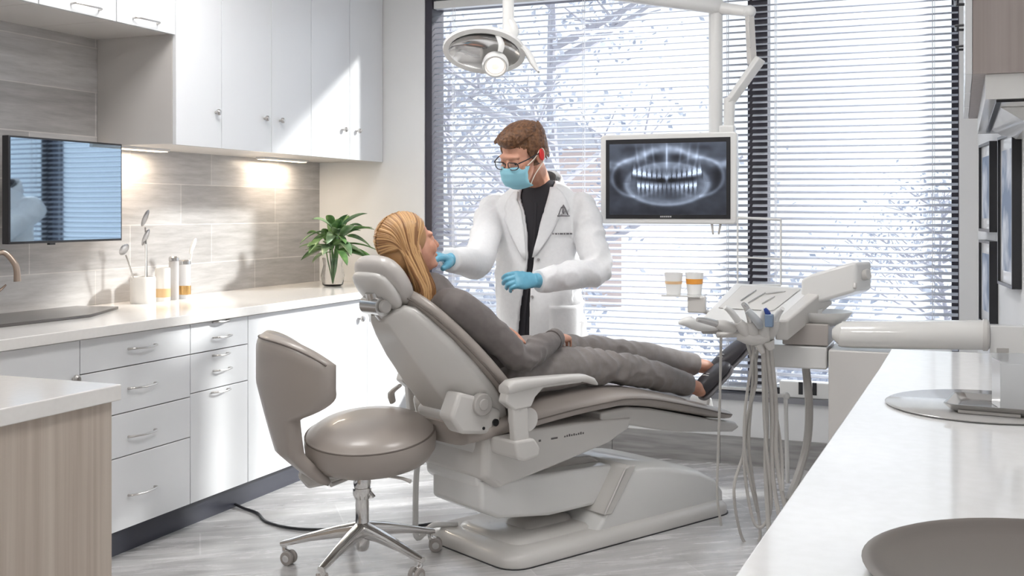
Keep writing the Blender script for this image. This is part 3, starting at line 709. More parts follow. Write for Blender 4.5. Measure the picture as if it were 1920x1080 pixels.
# ------------------------------------------------------------------ monitor, post, lamp
mt = thing('xray_monitor', 'white-framed monitor showing a dental panoramic x-ray', 'monitor', (-1.23, 4.88, 1.30))
MW, MH = .315, .205
obj('housing', MB().slab([(x, y) for x, y in rrect(-MW, MW, 0, 2*MH, .018)], -.0, .045, Matrix(((1, 0, 0, 0), (0, 0, -1, .045), (0, 1, 0, -.005), (0, 0, 0, 1)))), WHITEP, mt, bevel=.006)
obj('bezel', MB().box((-.288, -.004, .018), (.288, -.0005, .382)), BLACKP, mt, bevel=.001)
def xray(u, v):
    n = noise.noise(V((u*4, v*4, .3)))*.5+noise.noise(V((u*10, v*9, 3)))*.3
    au = abs(u); g = lambda d, s: math.exp(-(d/s)**2)
    b = .20+.09*n+.10*max(0, v)
    re = math.hypot(u/.70, (v+.14)/.58)
    b += (.30 if v < -.1 else .20)*g(re-1, .075)+.13*g(re-.86, .12)*(1+.6*n)
    if re < .95: b += .05
    b += .20*g(math.hypot((au-.52)/.60, (v-.05)/.75)-.72, .06)*(1 if au > .55 else .3)
    b -= .13*g(au-.86, .09)*g(v-.05, .4)
    b += .30*g(v-.62-.22*math.cos(u*3.2), .11)*(1+1.2*n)
    for c in (.22, .36, .50): b += .16*g(au-c-.08*(v-.5), .022)*g(v-.62, .3)
    b -= .16*g(math.hypot((au-.20)/.14, (v-.62)/.14), .9)
    b -= .10*g(math.hypot((au-.62)/.20, (v-.86)/.10), .9)
    b += .38*g(u, .016)*g(v-.62, .34)+.12*g(u, .06)*g(v-.5, .4)
    gc = -.04+.34*u*u; gap = .035+.16*au*au
    if au < .62: b -= .22*g(v-gc, .05+gap*.5)
    for (cen, hh, sgn, nt, lim) in ((gc+.16+gap*.3, .15, 1, 14, .60), (gc-.20-gap, .17, -1, 14, .52)):
        if au < lim:
            ph = (u/lim+1)*.5*nt; fr = ph-math.floor(ph)-.5; k = abs(math.floor(ph)+.5-nt/2)
            w_ = .42*(1-.5*max(0, min(1, (v-cen)*sgn/hh*.5+.5))); side = .30+.62*min(1, (k/4.5)**1.4)
            if abs(fr) < w_: b += g(v-cen, hh)*.28*side+g(v-(cen-sgn*.06), .07)*.62*side*(1-.4*abs(n))
    b += .50*g(math.hypot(u/.025, (v-.02)/.11), .9)
    b -= .22*g(math.hypot((au-.09)/.05, (v+.03)/.08), .9)
    b -= .05*g(v+.95, .2)
    b = max(.02, min(.97, b)); return (b*.86, b*.94, min(1, b*1.06+.01), 1)
nx, ny = 300, 180; sm = bmesh.new(); cl = []
vv = [[sm.verts.new((-.270+.540*i/nx, -.0045, .036+.325*j/ny)) for i in range(nx+1)] for j in range(ny+1)]
for j in range(ny):
    for i in range(nx): sm.faces.new((vv[j][i], vv[j][i+1], vv[j+1][i+1], vv[j+1][i]))
sm.verts.index_update(); me = bpy.data.meshes.new('screen'); sm.to_mesh(me); sm.free()
ca = me.color_attributes.new('xray', 'FLOAT_COLOR', 'POINT')
buf = []
for v_ in me.vertices:
    r_, g_, b_, a_ = xray(v_.co.x/.27, (v_.co.z-.036-.1625)/.1625); buf += [r_**2.0, g_**2.0, b_**2.0, 1]
ca.data.foreach_set('color', buf)
xm = bpy.data.materials.new('xray_screen'); xm.use_nodes = True; N, L, b = nodes(xm)
an = N.new('ShaderNodeAttribute'); an.attribute_name = 'xray'; L.new(an.outputs['Color'], b.inputs['Emission Color']); b.inputs['Emission Strength'].default_value = .62
b.inputs['Base Color'].default_value = (.01, .01, .012, 1); b.inputs['Roughness'].default_value = .25
objm('screen', me, xm, mt, smooth=False)
lg = MB()
for k in range(6): lg.box((-.03+k*.009, -.0052, .0245), (-.0235+k*.009, -.0042, .031))
obj('maker_mark', lg, mat('white_print', (.5, .5, .5), .5), mt, smooth=False)
obj('rear_mount', MB().box((.10, .045, .14), (.22, .13, .30)).box((.22, .07, .30), (.29, .12, .44)), WHITEP, mt, bevel=.008)
obj('lower_switch', MB().tube([(.20, .02, .0), (.21, .0, -.05)], [.006, .004], 8, 0).tube([(.24, .02, .0), (.235, .0, -.05)], [.006, .004], 8, 0), GREYD, mt)

pt = thing('lamp_and_monitor_support', 'white overhead post and arms carrying the x-ray monitor', 'support arm', (-1.05, 5.06, 1.5))
def loc(p): return p-V((-1.05, 5.06, 1.5))
pA = loc(onY(1342, -15, 5.06)); 
obj('post', MB().cyl((pA.x, 0, .10), (pA.x, 0, ZC-1.5-.002), .032, 28), WHITEP, pt)
pB = loc(onY(1342, 14, 5.06))
bl = loc(atd(940, -40, 4.62)); 
obj('lamp_beam', MB().tube([pB+V((.02, 0, .0)), pB.lerp(bl, .5), bl], [.034, .030, .026], 18, 3), WHITEP, pt)
a0 = pB+V((.0, 0, .0)); a1 = loc(onY(1405, 22, 5.0)); a2_ = loc(onY(1410, 120, 5.0)); a3 = loc(onY(1422, 118, 4.98)); a4 = loc(onY(1368, 192, 4.98)); a5 = loc(onY(1366, 262, 4.98))
obj('joint_arm', MB().tube([a0, a1], [.028, .024], 16, 0).sph(a1, .030), WHITEP, pt)
obj('drop_link', MB().tube([a1, a2_], [.024, .026], 4, 0, flat=.9).tube([a1+V((.0, -.028, -.05)), a1.lerp(a2_, .7)+V((0, -.028, 0))], [.006, .006], 6, 0), GREYP, pt, bevel=.004)
obj('diagonal_link', MB().tube([a3+V((.01, 0, .02)), a4], [.036, .032], 4, 0, flat=.8), WHITEP, pt, bevel=.006)
obj('monitor_drop', MB().tube([a4+V((0, 0, .02)), a5, a5-V((0, .0, .12))], [.026, .024, .024], 14, 0), WHITEP, pt)
obj('monitor_bracket', MB().box((a5.x-.12, -.10, a5.z-.14), (a5.x+.03, .02, a5.z-.08)), WHITEP, pt, bevel=.006)

lt = thing('operating_lamp', 'overhead dental lamp with mirrored reflector and lit bulb', 'lamp', atd(930, 92, 4.6), R(YAW))
# local: x right, y away, z up ; 448 px/m
def L2(px, py, dy=0): return V(((px-930)/448, dy, -(py-92)/448))
obj('drop_pole', MB().cyl(L2(953, 68), L2(953, -52), .024, 24).tube([L2(953, 70), L2(960, 60), L2(953, 40)], [.03, .032, .026], 16, 2), WHITEP, lt)
AX = V((.0, -.80, -.60)).normalized()  # facing camera and down
ux = V((.93, -.22, -.29)); ux = (ux-AX*ux.dot(AX)).normalized(); uy = AX.cross(ux)
c0 = L2(908, 97)
sh = MB(); rings = []
for dpt, a, b in ((-.075, .02, .015), (-.07, .10, .05), (-.045, .155, .085), (-.01, .175, .10), (.012, .172, .098), (.012, .150, .080), (-.02, .135, .068), (-.035, .06, .03), (-.037, .01, .006)):
    rings.append([c0+AX*dpt+ux*math.cos(2*PI*j/40)*a+uy*math.sin(2*PI*j/40)*b*(1.0 if math.sin(2*PI*j/40) < 0 else 1.15) for j in range(40)])
obj('lamp_housing', sh.loft(rings), WHITEP, lt, ang=50)
rf = MB(); rings = []
for dpt, a, b in ((.010, .149, .079), (-.012, .125, .062), (-.026, .07, .035), (-.030, .01, .005)):
    rings.append([c0+AX*dpt+ux*math.cos(2*PI*j/40)*a+uy*math.sin(2*PI*j/40)*b*1.02 for j in range(40)])
obj('reflector', rf.loft(rings, cap=False), CHROME, lt, ang=180)
c1 = L2(929, 123, -.03)
M = Matrix.Translation(c1) @ AX.to_track_quat('Z', 'Y').to_matrix().to_4x4()
obj('bulb_housing', MB().lathe([(0, -.02), (.052, -.02), (.056, .0), (.05, .018), (.044, .018), (.04, .008), (0, .008)], n=32, M=M), mat('frosted_lamp_plastic', (.72, .72, .71), .3), lt, ang=50)
obj('bulb', MB().lathe([(0, .009), (.036, .009), (.034, .014), (0, .017)], n=32, M=M), emit('bulb_glow', (1, .94, .88), .9), lt)
obj('bulb_center', MB().lathe([(0, .0172), (.016, .0172), (.014, .020), (0, .021)], n=24, M=M), emit('bulb_glow_core', (1, .78, .62), .45), lt)
hn = MB(); hn.tube([L2(905, 66, .02), L2(950, 72, .03), L2(985, 95, .0), L2(1000, 122, -.03), L2(1009, 138, -.05)], [.020, .03, .033, .026, .010], 14, 5, flat=.45)
hn.tube([L2(928, 60, -.03), L2(940, 85, -.06), L2(938, 102, -.065)], [.012, .016, .012], 12, 4, flat=.6)
obj('lamp_handle', hn, WHITEP, lt)

# ------------------------------------------------------------------ delivery unit
DO = V((-.70, 4.60, 0))
du = thing('dental_delivery_unit', 'white dental delivery unit with instrument tray and hanging hoses', 'dental unit', DO)
def D(px, py, d): return atd(px, py, d)-DO
FL, FR, BR, BL = D(1312, 600, 4.46), D(1452, 606, 4.36), D(1528, 540, 4.66), D(1378, 530, 4.80)
nrm = (FR-FL).cross(BL-FL).normalized()
def quad_slab(a, b, c, d, th, lift=0):
    m = MB(); q = [a, b, c, d]; m.loft([[p-nrm*(th-lift) for p in q], [p+nrm*lift for p in q]]); return m
obj('tray', quad_slab(FL, FR, BR, BL, .06), WHITEP, du, bevel=.008)
def Q(u_, v_): return FL.lerp(FR, u_).lerp(BL.lerp(BR, u_), v_)
obj('tray_mat', quad_slab(Q(.10, .30), Q(.82, .30), Q(.86, .92), Q(.12, .92), .0, .003), mat('silicone_mat', (.66, .645, .62), .45), du, bevel=.002)
for (u0, v0, u1, v1) in ((.30, .5, .36, .8), (.42, .45, .50, .75), (.52, .72, .72, .82), (.60, .45, .66, .66)):
    obj('instrument', MB().tube([Q(u0, v0)+nrm*.006, Q((u0+u1)/2, (v0+v1)/2)+nrm*.006, Q(u1, v1)+nrm*.006], [.0022, .003, .0018], 8, 2), STEEL, du)
sd = MB(); sd.loft([[FR-nrm*.075, BR-nrm*.075, BR+nrm*.012, FR+nrm*.012], [FR-nrm*.075+V((.05, .01, 0)), BR-nrm*.075+V((.07, .01, 0)), BR+nrm*.02+V((.07, .01, 0)), FR+nrm*.012+V((.05, .01, 0))]])
obj('tray_side_panel', sd, GREYP, du, bevel=.008)
obj('front_lip', MB().loft([[FL-nrm*.035, FL.lerp(FR, .45)-nrm*.035, FL.lerp(FR, .45), FL], [FL-nrm*.06+V((.015, -.03, 0)), FL.lerp(FR, .45)-nrm*.055+V((0, -.03, 0)), FL.lerp(FR, .45)-nrm*.02+V((0, -.035, 0)), FL-nrm*.02+V((0.01, -.035, 0))]]), GREYD, du, bevel=.004)
# head box
hb = MB(); c = D(1516, 545, 4.66); e = D(1620, 516, 4.48)
ax = (e-c).normalized(); wv = V((-ax.y, ax.x, 0)).normalized(); rings = []
for f, z0, z1, w_ in ((0, -.060, .050, .065), (.2, -.068, .060, .07), (.92, -.064, .060, .07), (1, -.058, .054, .065)):
    q = c.lerp(e, f); rings.append([q-wv*w_+V((0, 0, z0)), q+wv*w_+V((0, 0, z0)), q+wv*w_+V((0, 0, z1)), q-wv*w_+V((0, 0, z1))])
obj('control_box', hb.loft(rings), WHITEP, du, bevel=.012)
obj('control_knob', MB().cyl(e-ax*.005, e+ax*.022, .022, 20).cyl(e+V((-.03, -.06, -.03)), e+V((-.03, -.07, -.05)), .008, 12), GREYP, du, bevel=.003)
obj('box_neck', MB().tube([D(1522, 580, 4.6), D(1525, 600, 4.6), D(1530, 615, 4.6)], [.045, .035, .03], 14, 3), WHITEP, du)
cu = D(1540, 600, 4.58)
obj('cuspidor_bowl', MB().lathe([(.0, .01), (.06, .008), (.115, .035), (.125, .038), (.122, .028), (.09, -.012), (.05, -.025), (0, -.026)], cu, 32), WHITEP, du, ang=50)
obj('cuspidor_spout', MB().tube([cu+V((-.06, -.03, .01)), cu+V((-.07, -.05, .06)), cu+V((-.10, -.07, .05)), cu+V((-.11, -.08, .0))], [.014, .012, .012, .009], 12, 4), WHITEP, du)
bx = MB(); p0 = D(1470, 643, 4.56); p1 = D(1556, 606, 4.50)
bx.box((p0.x, p0.y-.05, p0.z), (p1.x, p0.y+.16, p1.z)); obj('lower_box', bx, mat('taupe_plastic', (.42, .385, .36), .4), du, bevel=.005)
p0 = D(1436, 684, 4.6); p1 = D(1556, 645, 4.55)
obj('platform', MB().box((p0.x, p0.y-.06, p0.z), (p1.x, p0.y+.22, p1.z)), WHITEP, du, bevel=.008)
# pedestal cabinet
x0 = onY(1554, 700, 4.60).x-DO.x; zt = onY(1554, 655, 4.6).z
obj('pedestal', MB().box((x0, -.02, 0), (x0+.46, .40, zt)), mat('pedestal_paint', (.66, .64, .62), .35), du, bevel=.006)
# handpiece rail + holders
hl = MB(); rail0 = D(1345, 628, 4.40); rail1 = D(1455, 622, 4.34)
hl.tube([rail0, rail0.lerp(rail1, .5)+V((0, -.03, .0)), rail1], .012, 10, 5)
obj('holder_rail', hl, GREYP, du)
hs = [(1362, 612, 1325, 602), (1395, 618, 1372, 586), (1412, 622, 1402, 582), (1432, 624, 1432, 590), (1448, 618, 1458, 590)]
for i, (bx_, by, tx, ty) in enumerate(hs):
    b0 = D(bx_, by, 4.33); t0 = D(tx, ty, 4.30); ho = MB(); d_ = (t0-b0).normalized()
    ho.tube([b0-d_*.04, b0+d_*.01, b0+d_*.045], [.016, .024, .016], 14, 3)
    h = obj('handpiece_holder', ho, GREYP, du)
    hp_ = MB(); hp_.tube([b0-d_*.05, b0, t0, t0+d_*.03+V((-.01 if i < 3 else .012, -.01, .0))], [.009, .013, .013, .009], 12, 3)
    obj('handpiece', hp_, STEEL if i in (0, 2) else WHITEP, du)
obj('syringe_grip', MB().tube([D(1402, 582, 4.28), D(1418, 600, 4.28), D(1425, 612, 4.30)], [.012, .016, .014], 12, 3), mat('light_grey_grip', (.5, .52, .54), .35), du)
obj('blue_syringe', MB().tube([D(1434, 578, 4.27), D(1440, 588, 4.27), D(1444, 600, 4.28)], [.006, .011, .006], 10, 3), BLUE, du)
obj('display_block', MB().box(D(1436, 612, 4.29), D(1449, 590, 4.25)), BLUEG, du, bevel=.004)
tip = MB(); tip.tube([D(1272, 606, 4.36), D(1290, 603, 4.36), D(1312, 612, 4.38), D(1345, 615, 4.4)], [.006, .022, .02, .010], 12, 4)
obj('left_handle', tip, WHITEP, du)
obj('holder_cluster', MB().tube([D(1385, 628, 4.36), D(1410, 634, 4.34), D(1440, 632, 4.34)], [.022, .03, .024], 12, 4).tube([D(1440, 640, 4.34), D(1446, 655, 4.34)], [.026, .014], 10, 0).tube([D(1422, 645, 4.34), D(1430, 662, 4.34)], [.018, .010], 10, 0), GREYP, du)
# hoses
def hose(pts, r=.0065, m=TUBE): obj('hose', MB().tube(pts, r, 8, 6), m, du)
def F(px, z=.008): q = onZ(px[0], px[1], z)-DO; return q
hose([D(1400, 640, 4.36), D(1412, 700, 4.42), D(1402, 790, 4.5), D(1394, 850, 4.5), D(1376, 990-70, 4.46), D(1392, 1010, 4.5), D(1420, 1018, 4.50), D(1424, 980, 4.5), D(1405, 850, 4.5), D(1408, 760, 4.48), D(1420, 655, 4.4)])
hose([D(1408, 640, 4.36), D(1418, 710, 4.42), D(1398, 800, 4.5), D(1396, 880, 4.48), D(1412, 975, 4.46), D(1432, 985, 4.46), D(1446, 940, 4.45), D(1434, 800, 4.42), D(1430, 660, 4.38)])
hose([D(1430, 645, 4.36), D(1437, 760, 4.44), D(1436, 880, 4.46), D(1442, 1000, 4.44)], .010)
hose([D(1437, 645, 4.36), D(1447, 760, 4.44), D(1448, 880, 4.44), D(1462, 975, 4.42)], .009)
hose([D(1444, 642, 4.36), D(1455, 760, 4.44), D(1456, 860, 4.44), D(1475, 965, 4.42)], .009)
hose([D(1425, 648, 4.36), D(1440, 700, 4.42), D(1462, 820, 4.46), D(1468, 920, 4.42)], .007)
hose([D(1415, 648, 4.36), D(1398, 760, 4.42), D(1397, 850, 4.44), D(1420, 960, 4.5)], .006)
hose([D(1352, 628, 4.38), D(1350, 740, 4.46), D(1346, 860, 4.5), D(1345, 930, 4.5), D(1352, 985, 4.52)], .0055)
hose([D(1510, 680, 4.62), D(1517, 760, 4.64), D(1513, 830, 4.64), D(1497, 890, 4.6), D(1478, 940, 4.5)], .017)
ls = MB(); ls.cyl(D(1473, 745, 4.62), D(1477, 905, 4.62), .009, 12); ls.tube([D(1440, 742, 4.6), D(1474, 742, 4.62)], [.008, .008], 10, 0).sph(D(1474, 742, 4.62), .016)
obj('stand_leg', ls, WHITEP, du)
# wire rack behind
rk = MB(); q = [D(1383, 408, 4.85), D(1464, 412, 4.85), D(1464, 535, 4.85), D(1383, 535, 4.85)]
rk.cyl(q[0], q[3], .004, 8).cyl(q[1], q[2], .0045, 8).cyl(q[0], q[1], .006, 8).cyl(D(1383, 482, 4.85), D(1464, 486, 4.85), .004, 8)
rk.cyl(q[3], q[2], .005, 8).cyl(D(1424, 535, 4.85), Q(.6, 1)-nrm*.02, .006, 8)
obj('wire_rack', rk, WHITEP, du)
# side shelf for cups
sp_ = MB(); sp_.tube([D(1305, 552, 4.7), D(1300, 575, 4.7), D(1345, 590, 4.62)], [.010, .010, .010], 10, 3); a_ = D(1244, 552, 4.7); b_ = D(1322, 549, 4.7)
sp_.box((a_.x, a_.y-.04, a_.z-.006), (b_.x, b_.y+.04, a_.z)); obj('cup_shelf', sp_, WHITEP, du)
obj('cup_dispenser', MB().box(D(1292, 585, 4.66), D(1322, 556, 4.60)), GREYP, du, bevel=.006)
zc = (a_+DO).z
for px, lab, colm, hh in ((1263, 'small translucent cup with pale amber contents, left of the pair', mat('pale_amber', (.90, .62, .35), .4), .012), (1302, 'small translucent cup with bright orange label, right of the pair', mat('orange_label', (.90, .38, .06), .4), .022)):
    p = atd(px, 540, 4.69); cpt = thing('medicine_cup', lab, 'cup', (p.x, p.y, zc+.0008), 0)
    obj('cup', MB().lathe([(.030, 0), (.039, .092), (.0375, .092), (.029, .003), (0, .003)], n=24), mat('frosted_plastic', (.90, .90, .89), .35), cpt, ang=50)
    obj('label', MB().lathe([(.0345, .045), (.0365, .045+hh), (.0373, .045+hh), (.0353, .045)], n=24), colm, cpt)
# wall arm
wa = thing('wall_swing_arm', 'horizontal white cylindrical arm between the delivery unit and right wall', 'arm', (-.2, 4.62, .85))
s0 = onY(1575, 626, 4.62)-V((-.2, 4.62, .85)); s1 = onY(1845, 628, 4.62)-V((-.2, 4.62, .85))
obj('arm_tube', MB().tube([s0+V((-.03, 0, 0)), s0+V((0, 0, 0)), s0+V((.06, 0, 0)), s1], [.02, .045, .055, .058], 24, 3), mat('glossy_white_tube', (.78, .77, .745), .15, Coat_Weight=.6), wa)
obj('end_cap', MB().tube([s1-V((.005, 0, 0)), s1+V((.012, 0, 0)), s1+V((.02, 0, 0))], [.062, .062, .05], 24, 0), GREYP, wa, bevel=.003)
obj('wall_bracket', MB().box((s1.x+.02, -.035, -.075), (xr(4.62)+.2-.001, .035, .065)), WHITEP, wa, bevel=.004)
obj('bracket_bolt', MB().cyl((s1.x+.035, -.036, -.055), (s1.x+.035, -.044, -.055), .009, 12), BLACKP, wa)
# boxes on the sill
q = onY(1510, 740, 5.93)
sb = thing('sill_box', 'low white box with dark clips on the window sill', 'box', (q.x, 5.925, WZ0+.0045))
obj('case', MB().box((-.13, -.03, 0), (.13, .03, .085)), WHITEP, sb, bevel=.006)
for xx in (-.03, .04): obj('clip', MB().box((xx, -.033, .02), (xx+.022, -.0305, .085)), BLACKP, sb, smooth=False)
q = onY(1457, 745, 5.93); tag(obj('sill_block', MB().box((-.02, -.02, 0), (.02, .02, .05)), BLACKP, bevel=.003, loc=(q.x, 5.915, WZ0+.0045)), 'tiny black block on the window sill left of the white box', 'block')

# ------------------------------------------------------------------ right side
xw = lambda y: xr(y)-.002
t = thing('right_cabinet', 'base cabinet under the right-hand white worktop', 'cabinet', (0, 2.1, 0))
obj('body', MB().slab([(-.18, -1.5), (-.175, 1.53), (xw(3.63), 1.53), (xw(.6), -1.5)], .0, .878), LACQ, t, smooth=False)
tag(obj('worktop', MB().slab([(-.262, .6), (-.206, 3.15), (xw(3.15), 3.15), (xw(.6), .6)], .88, .92), QUARTZ2, bevel=.003), 'glossy white worktop in the right foreground', 'worktop')
tag(obj('worktop', MB().slab([(-.206, 3.153), (-.201, 3.66), (xw(3.66), 3.66), (xw(3.153), 3.153)], .88, .918), QUARTZ2, bevel=.003), 'short far end piece of the white worktop, beyond its seam', 'worktop')
tag(obj('basin_dish', MB().lathe([(0, .004), (.19, .004), (.205, .012), (.212, .016), (.219, .019), (.226, .016), (.216, .006), (.205, 0), (0, 0)], n=64), DISHM, loc=(.115, 1.405, .9202), ang=50), 'large round taupe dish on the white worktop, bottom right corner', 'dish')
tag(obj('round_mat', MB().lathe([(0, .0), (.205, 0), (.21, .004), (.205, .007), (.0, .006)], n=56), mat('grey_gloss_disc', (.42, .41, .40), .12), loc=(.052, 2.63, .9202), ang=50), 'flat round grey mat under the steel tray', 'mat')
ty = thing('steel_tray', 'rectangular steel tray lying on the round grey mat', 'tray', (.105, 2.56, .9282), R(-7))
rings = [[V((x, y, z)) for x, y in rrect(-.13+i_, .13-i_, -.09+i_, .09-i_, .02)] for i_, z in ((.02, 0), (.012, .004), (0, .018), (.006, .018), (.016, .008), (.022, .005))]
obj('pan', MB().loft(rings), STEEL, ty, ang=40)
obj('foot_bar', MB().box((-.10, -.082, -.0), (.02, -.07, .006)), GREYD, ty, smooth=False)
ab = thing('acrylic_box', 'clear open acrylic box standing on the steel tray', 'box', (.125, 2.58, .9342), R(12))
bx = MB()
for a_, b_ in (((-.055, -.035, 0), (.055, -.032, .095)), ((-.055, .032, 0), (.055, .035, .11)), ((-.055, -.0319, 0), (-.052, .0319, .10)), ((.052, -.0319, 0), (.055, .0319, .10)), ((-.0519, -.0319, 0), (.0519, .0319, .003))): bx.box(a_, b_)
obj('walls', bx, mat('acrylic_sheet', (.90, .91, .92), .15, 0, Transmission_Weight=.5, IOR=1.3), ab, smooth=False)
obj('back_clip', MB().box((-.045, .036, .09), (-.02, .04, .12)), GREYD, ab, smooth=False)
# wall cabinet at right
rc = thing('wall_cabinet', 'greige wood wall cabinet at the photo top right corner', 'cabinet', (.2, 4.4, 1.76))
y0, y1 = -.85, .85
obj('body', MB().slab([(-.165, y0), (-.165, y1), (xw(5.25)-.2, y1), (xw(3.55)-.2, y0)], 0, ZC-1.76-.003), WOOD2, rc, smooth=False)
for a_, b_ in ((y0, -.283), (-.281, .283), (.285, y1)):
    d = obj('door', MB().box((-.186, a_+.001, .0), (-.166, b_-.001, ZC-1.76-.004)), LACQ, rc, bevel=.0015)
    obj('handle', MB().tube([(-.187, b_-.16, .30), (-.215, b_-.155, .30), (-.215, b_-.05, .30), (-.187, b_-.045, .30)], .005, 8, 0), BLACKP, d)
obj('valance', MB().slab([(-.13, y0+.02), (-.13, y1-.1), (xw(5.15)-.2, y1-.1), (xw(3.57)-.2, y0+.02)], -.075, -.001), WHITEP, rc, smooth=False)
obj('light_slot', MB().slab([(-.10, y0+.05), (-.10, y1-.3), (-.085, y1-.3), (-.085, y0+.05)], -.083, -.0752).slab([(-.10, y0+.04), (.10, y0+.04), (.10, y0+.052), (-.10, y0+.052)], -.083, -.0752), BLACKP, rc, smooth=False)
sl = MB(); sl.prism([(-.08, -.076), (.08, -.076), (.08, -.13), (.0, -.13)], y0+.3, y1-.35)
obj('hood_panel', sl, WHITEP, rc, smooth=False)
# pictures on the right wall
arta = mat('picture_art', (.7, .7, .7), .5); noisemix(arta, (.16, .22, .33), (.78, .80, .84), scale=(1, 1, .7), nscale=6, detail=6, lo=.4, hi=.6)
wallang = math.atan2(-.115, 1)*-1
def picture(y, z0, z1, wdt, label):
    th = .035; t = thing('framed_picture', label, 'picture', (xr(y)-.001, y, z0), math.atan(.115))
    h = z1-z0; f = MB()
    f.box((-th, -wdt/2, 0), (0, -wdt/2+.012, h)).box((-th, wdt/2-.012, 0), (0, wdt/2, h)).box((-th, -wdt/2+.012, 0), (0, wdt/2-.012, .012)).box((-th, -wdt/2+.012, h-.012), (0, wdt/2-.012, h))
    obj('frame', f, BLACKP, t, smooth=False)
    obj('mat_board', MB().box((-.024, -wdt/2+.012, .012), (-.002, wdt/2-.012, h-.012)), WHITEP, t, smooth=False)
    obj('print', MB().box((-.0255, -wdt/2+.05, .06), (-.0242, wdt/2-.05, h-.06)), arta, t, smooth=False)
picture(5.42, 1.26, 1.66, .34, 'upper black-framed picture nearest the window on the right wall')
picture(5.42, .84, 1.22, .34, 'lower black-framed picture nearest the window on the right wall')
picture(4.85, 1.05, 1.66, .36, 'large black-framed picture nearer the camera on the right wall')

# ------------------------------------------------------------------ people
def head_parts(mb, M, k=1.0):
    def E(c, r): mb.sph(M @ (V(c)*k), tuple(q*k for q in r), 20, M.to_3x3())
    E((0, .012, .032), (.075, .096, .088)); E((0, -.035, -.028), (.062, .060, .086)); E((0, -.048, -.085), (.046, .042, .034)); E((0, -.078, -.102), (.022, .018, .016))
    for s_ in (-1, 1): E((s_*.031, -.0800, .0035), (.0145, .0135, .0115))
    E((0, -.078, .022), (.054, .018, .013)); E((0, -.092, -.068), (.024, .010, .009)); E((.034, -.064, -.03), (.028, .028, .03)); E((-.034, -.064, -.03), (.028, .028, .03))
    for s_ in (-1, 1): E((s_*.077, .012, -.008), (.009, .019, .031)); E((s_*.079, .016, .008), (.009, .017, .016))
    mb.capsule([M @ (V((0, -.090, .008))*k), M @ (V((0, -.108, -.022))*k), M @ (V((0, -.112, -.036))*k)], [.007*k, .010*k, .013*k])
def eyes(M, parent, k=1.0):
    for s_ in (-1, 1):
        e = MB(); e.sph(M @ (V((s_*.031, -.0775, -.002))*k), .0125*k, 14); o = obj('eye', e, mat('eye_white', (.8, .78, .75), .2), parent)
        q = MB(); q.sph(M @ (V((s_*.031, -.086, -.004))*k), .006*k, 12); obj('iris', q, mat('iris_dark', (.05, .035, .03), .2), o)
def hand(mb, M, s_=1, curl=(20, 30, 25), thumb=(.55, .75, -.35), sc=1.0, spread=1.0, fat=1.0):
    """local: y along fingers, x towards the thumb (times s_), z back of hand"""
    P = lambda x, y, z: M @ (V((x*s_, y, z))*sc)
    X = (M.to_3x3() @ V((s_, 0, 0))).normalized(); Z = (M.to_3x3() @ V((0, 0, 1))).normalized()
    mb.loft([sring(P(0, y, 0), X, Z, w_*sc, t_*sc, 20, 2.4) for y, w_, t_ in ((-.035, .026, .020), (-.01, .027, .019), (.02, .036, .018), (.055, .043, .017), (.085, .042, .0145), (.098, .036, .010))])
    for i, (bx, L, r) in enumerate(((.0305, .074, .0088), (.0105, .083, .0092), (-.010, .077, .0088), (-.029, .060, .0078))):
        p = V((bx, .086, 0)); a = 0; pts = [p-V((0, .02, 0)), p.copy()]; rs = [r*1.05, r*1.05]
        for j, f in enumerate((.44, .31, .25)):
            a += R(curl[j]+(i-1.5)*3); d = V(((bx)*1.6*spread, math.cos(a), -math.sin(a))).normalized(); p = p+d*L*f; pts.append(p.copy()); rs.append(r*(1-.1*(j+1)))
        mb.capsule([P(*q) for q in pts], [q*sc*fat for q in rs], 12, smooth=3)
    d = V(thumb).normalized(); p0 = V((.022, .018, -.004)); p1 = p0+d*.035; d2 = (d+V((-.25, .35, -.15))).normalized(); p2 = p1+d2*.030; p3 = p2+d2*.024
    mb.capsule([P(*q) for q in (p0, p1, p2, p3)], [q*sc*fat for q in (.014, .0125, .0108, .009)], 12, smooth=3)
def frame(o, y, z):
    """matrix at o: local y towards y, local z towards z"""
    y = V(y).normalized(); z = V(z); z = (z-y*z.dot(y)).normalized(); x = y.cross(z)
    return Matrix(((x.x, y.x, z.x, o[0]), (x.y, y.y, z.y, o[1]), (x.z, y.z, z.z, o[2]), (0, 0, 0, 1)))
def fold(amp, sc, seed=0):
    return lambda c: amp*(noise.noise(V((c.x*sc+seed, c.y*sc, c.z*sc*.6)))+.5*noise.noise(V((c.x*sc*2.3, c.y*sc*2.3+seed, c.z*sc*1.5))))
def cloth(x0, x1, amp, seed=0):
    def f(c):
        k = max(0, 1-abs((c.x-(x0+x1)/2)/((x1-x0)/2))); r = 1-2*abs(noise.noise(V((c.x*13+c.z*9+seed, c.y*7, c.z*15-c.x*5))))
        return .006*noise.noise(V((c.x*9+seed, c.y*9, c.z*6)))+amp*(r-.55)*(.25+k)
    return f
def soft(name, mb, m, parent, vox, it=3, disp=None): return objm(name, remesh(mb, vox, it, disp), m, parent, ang=180)

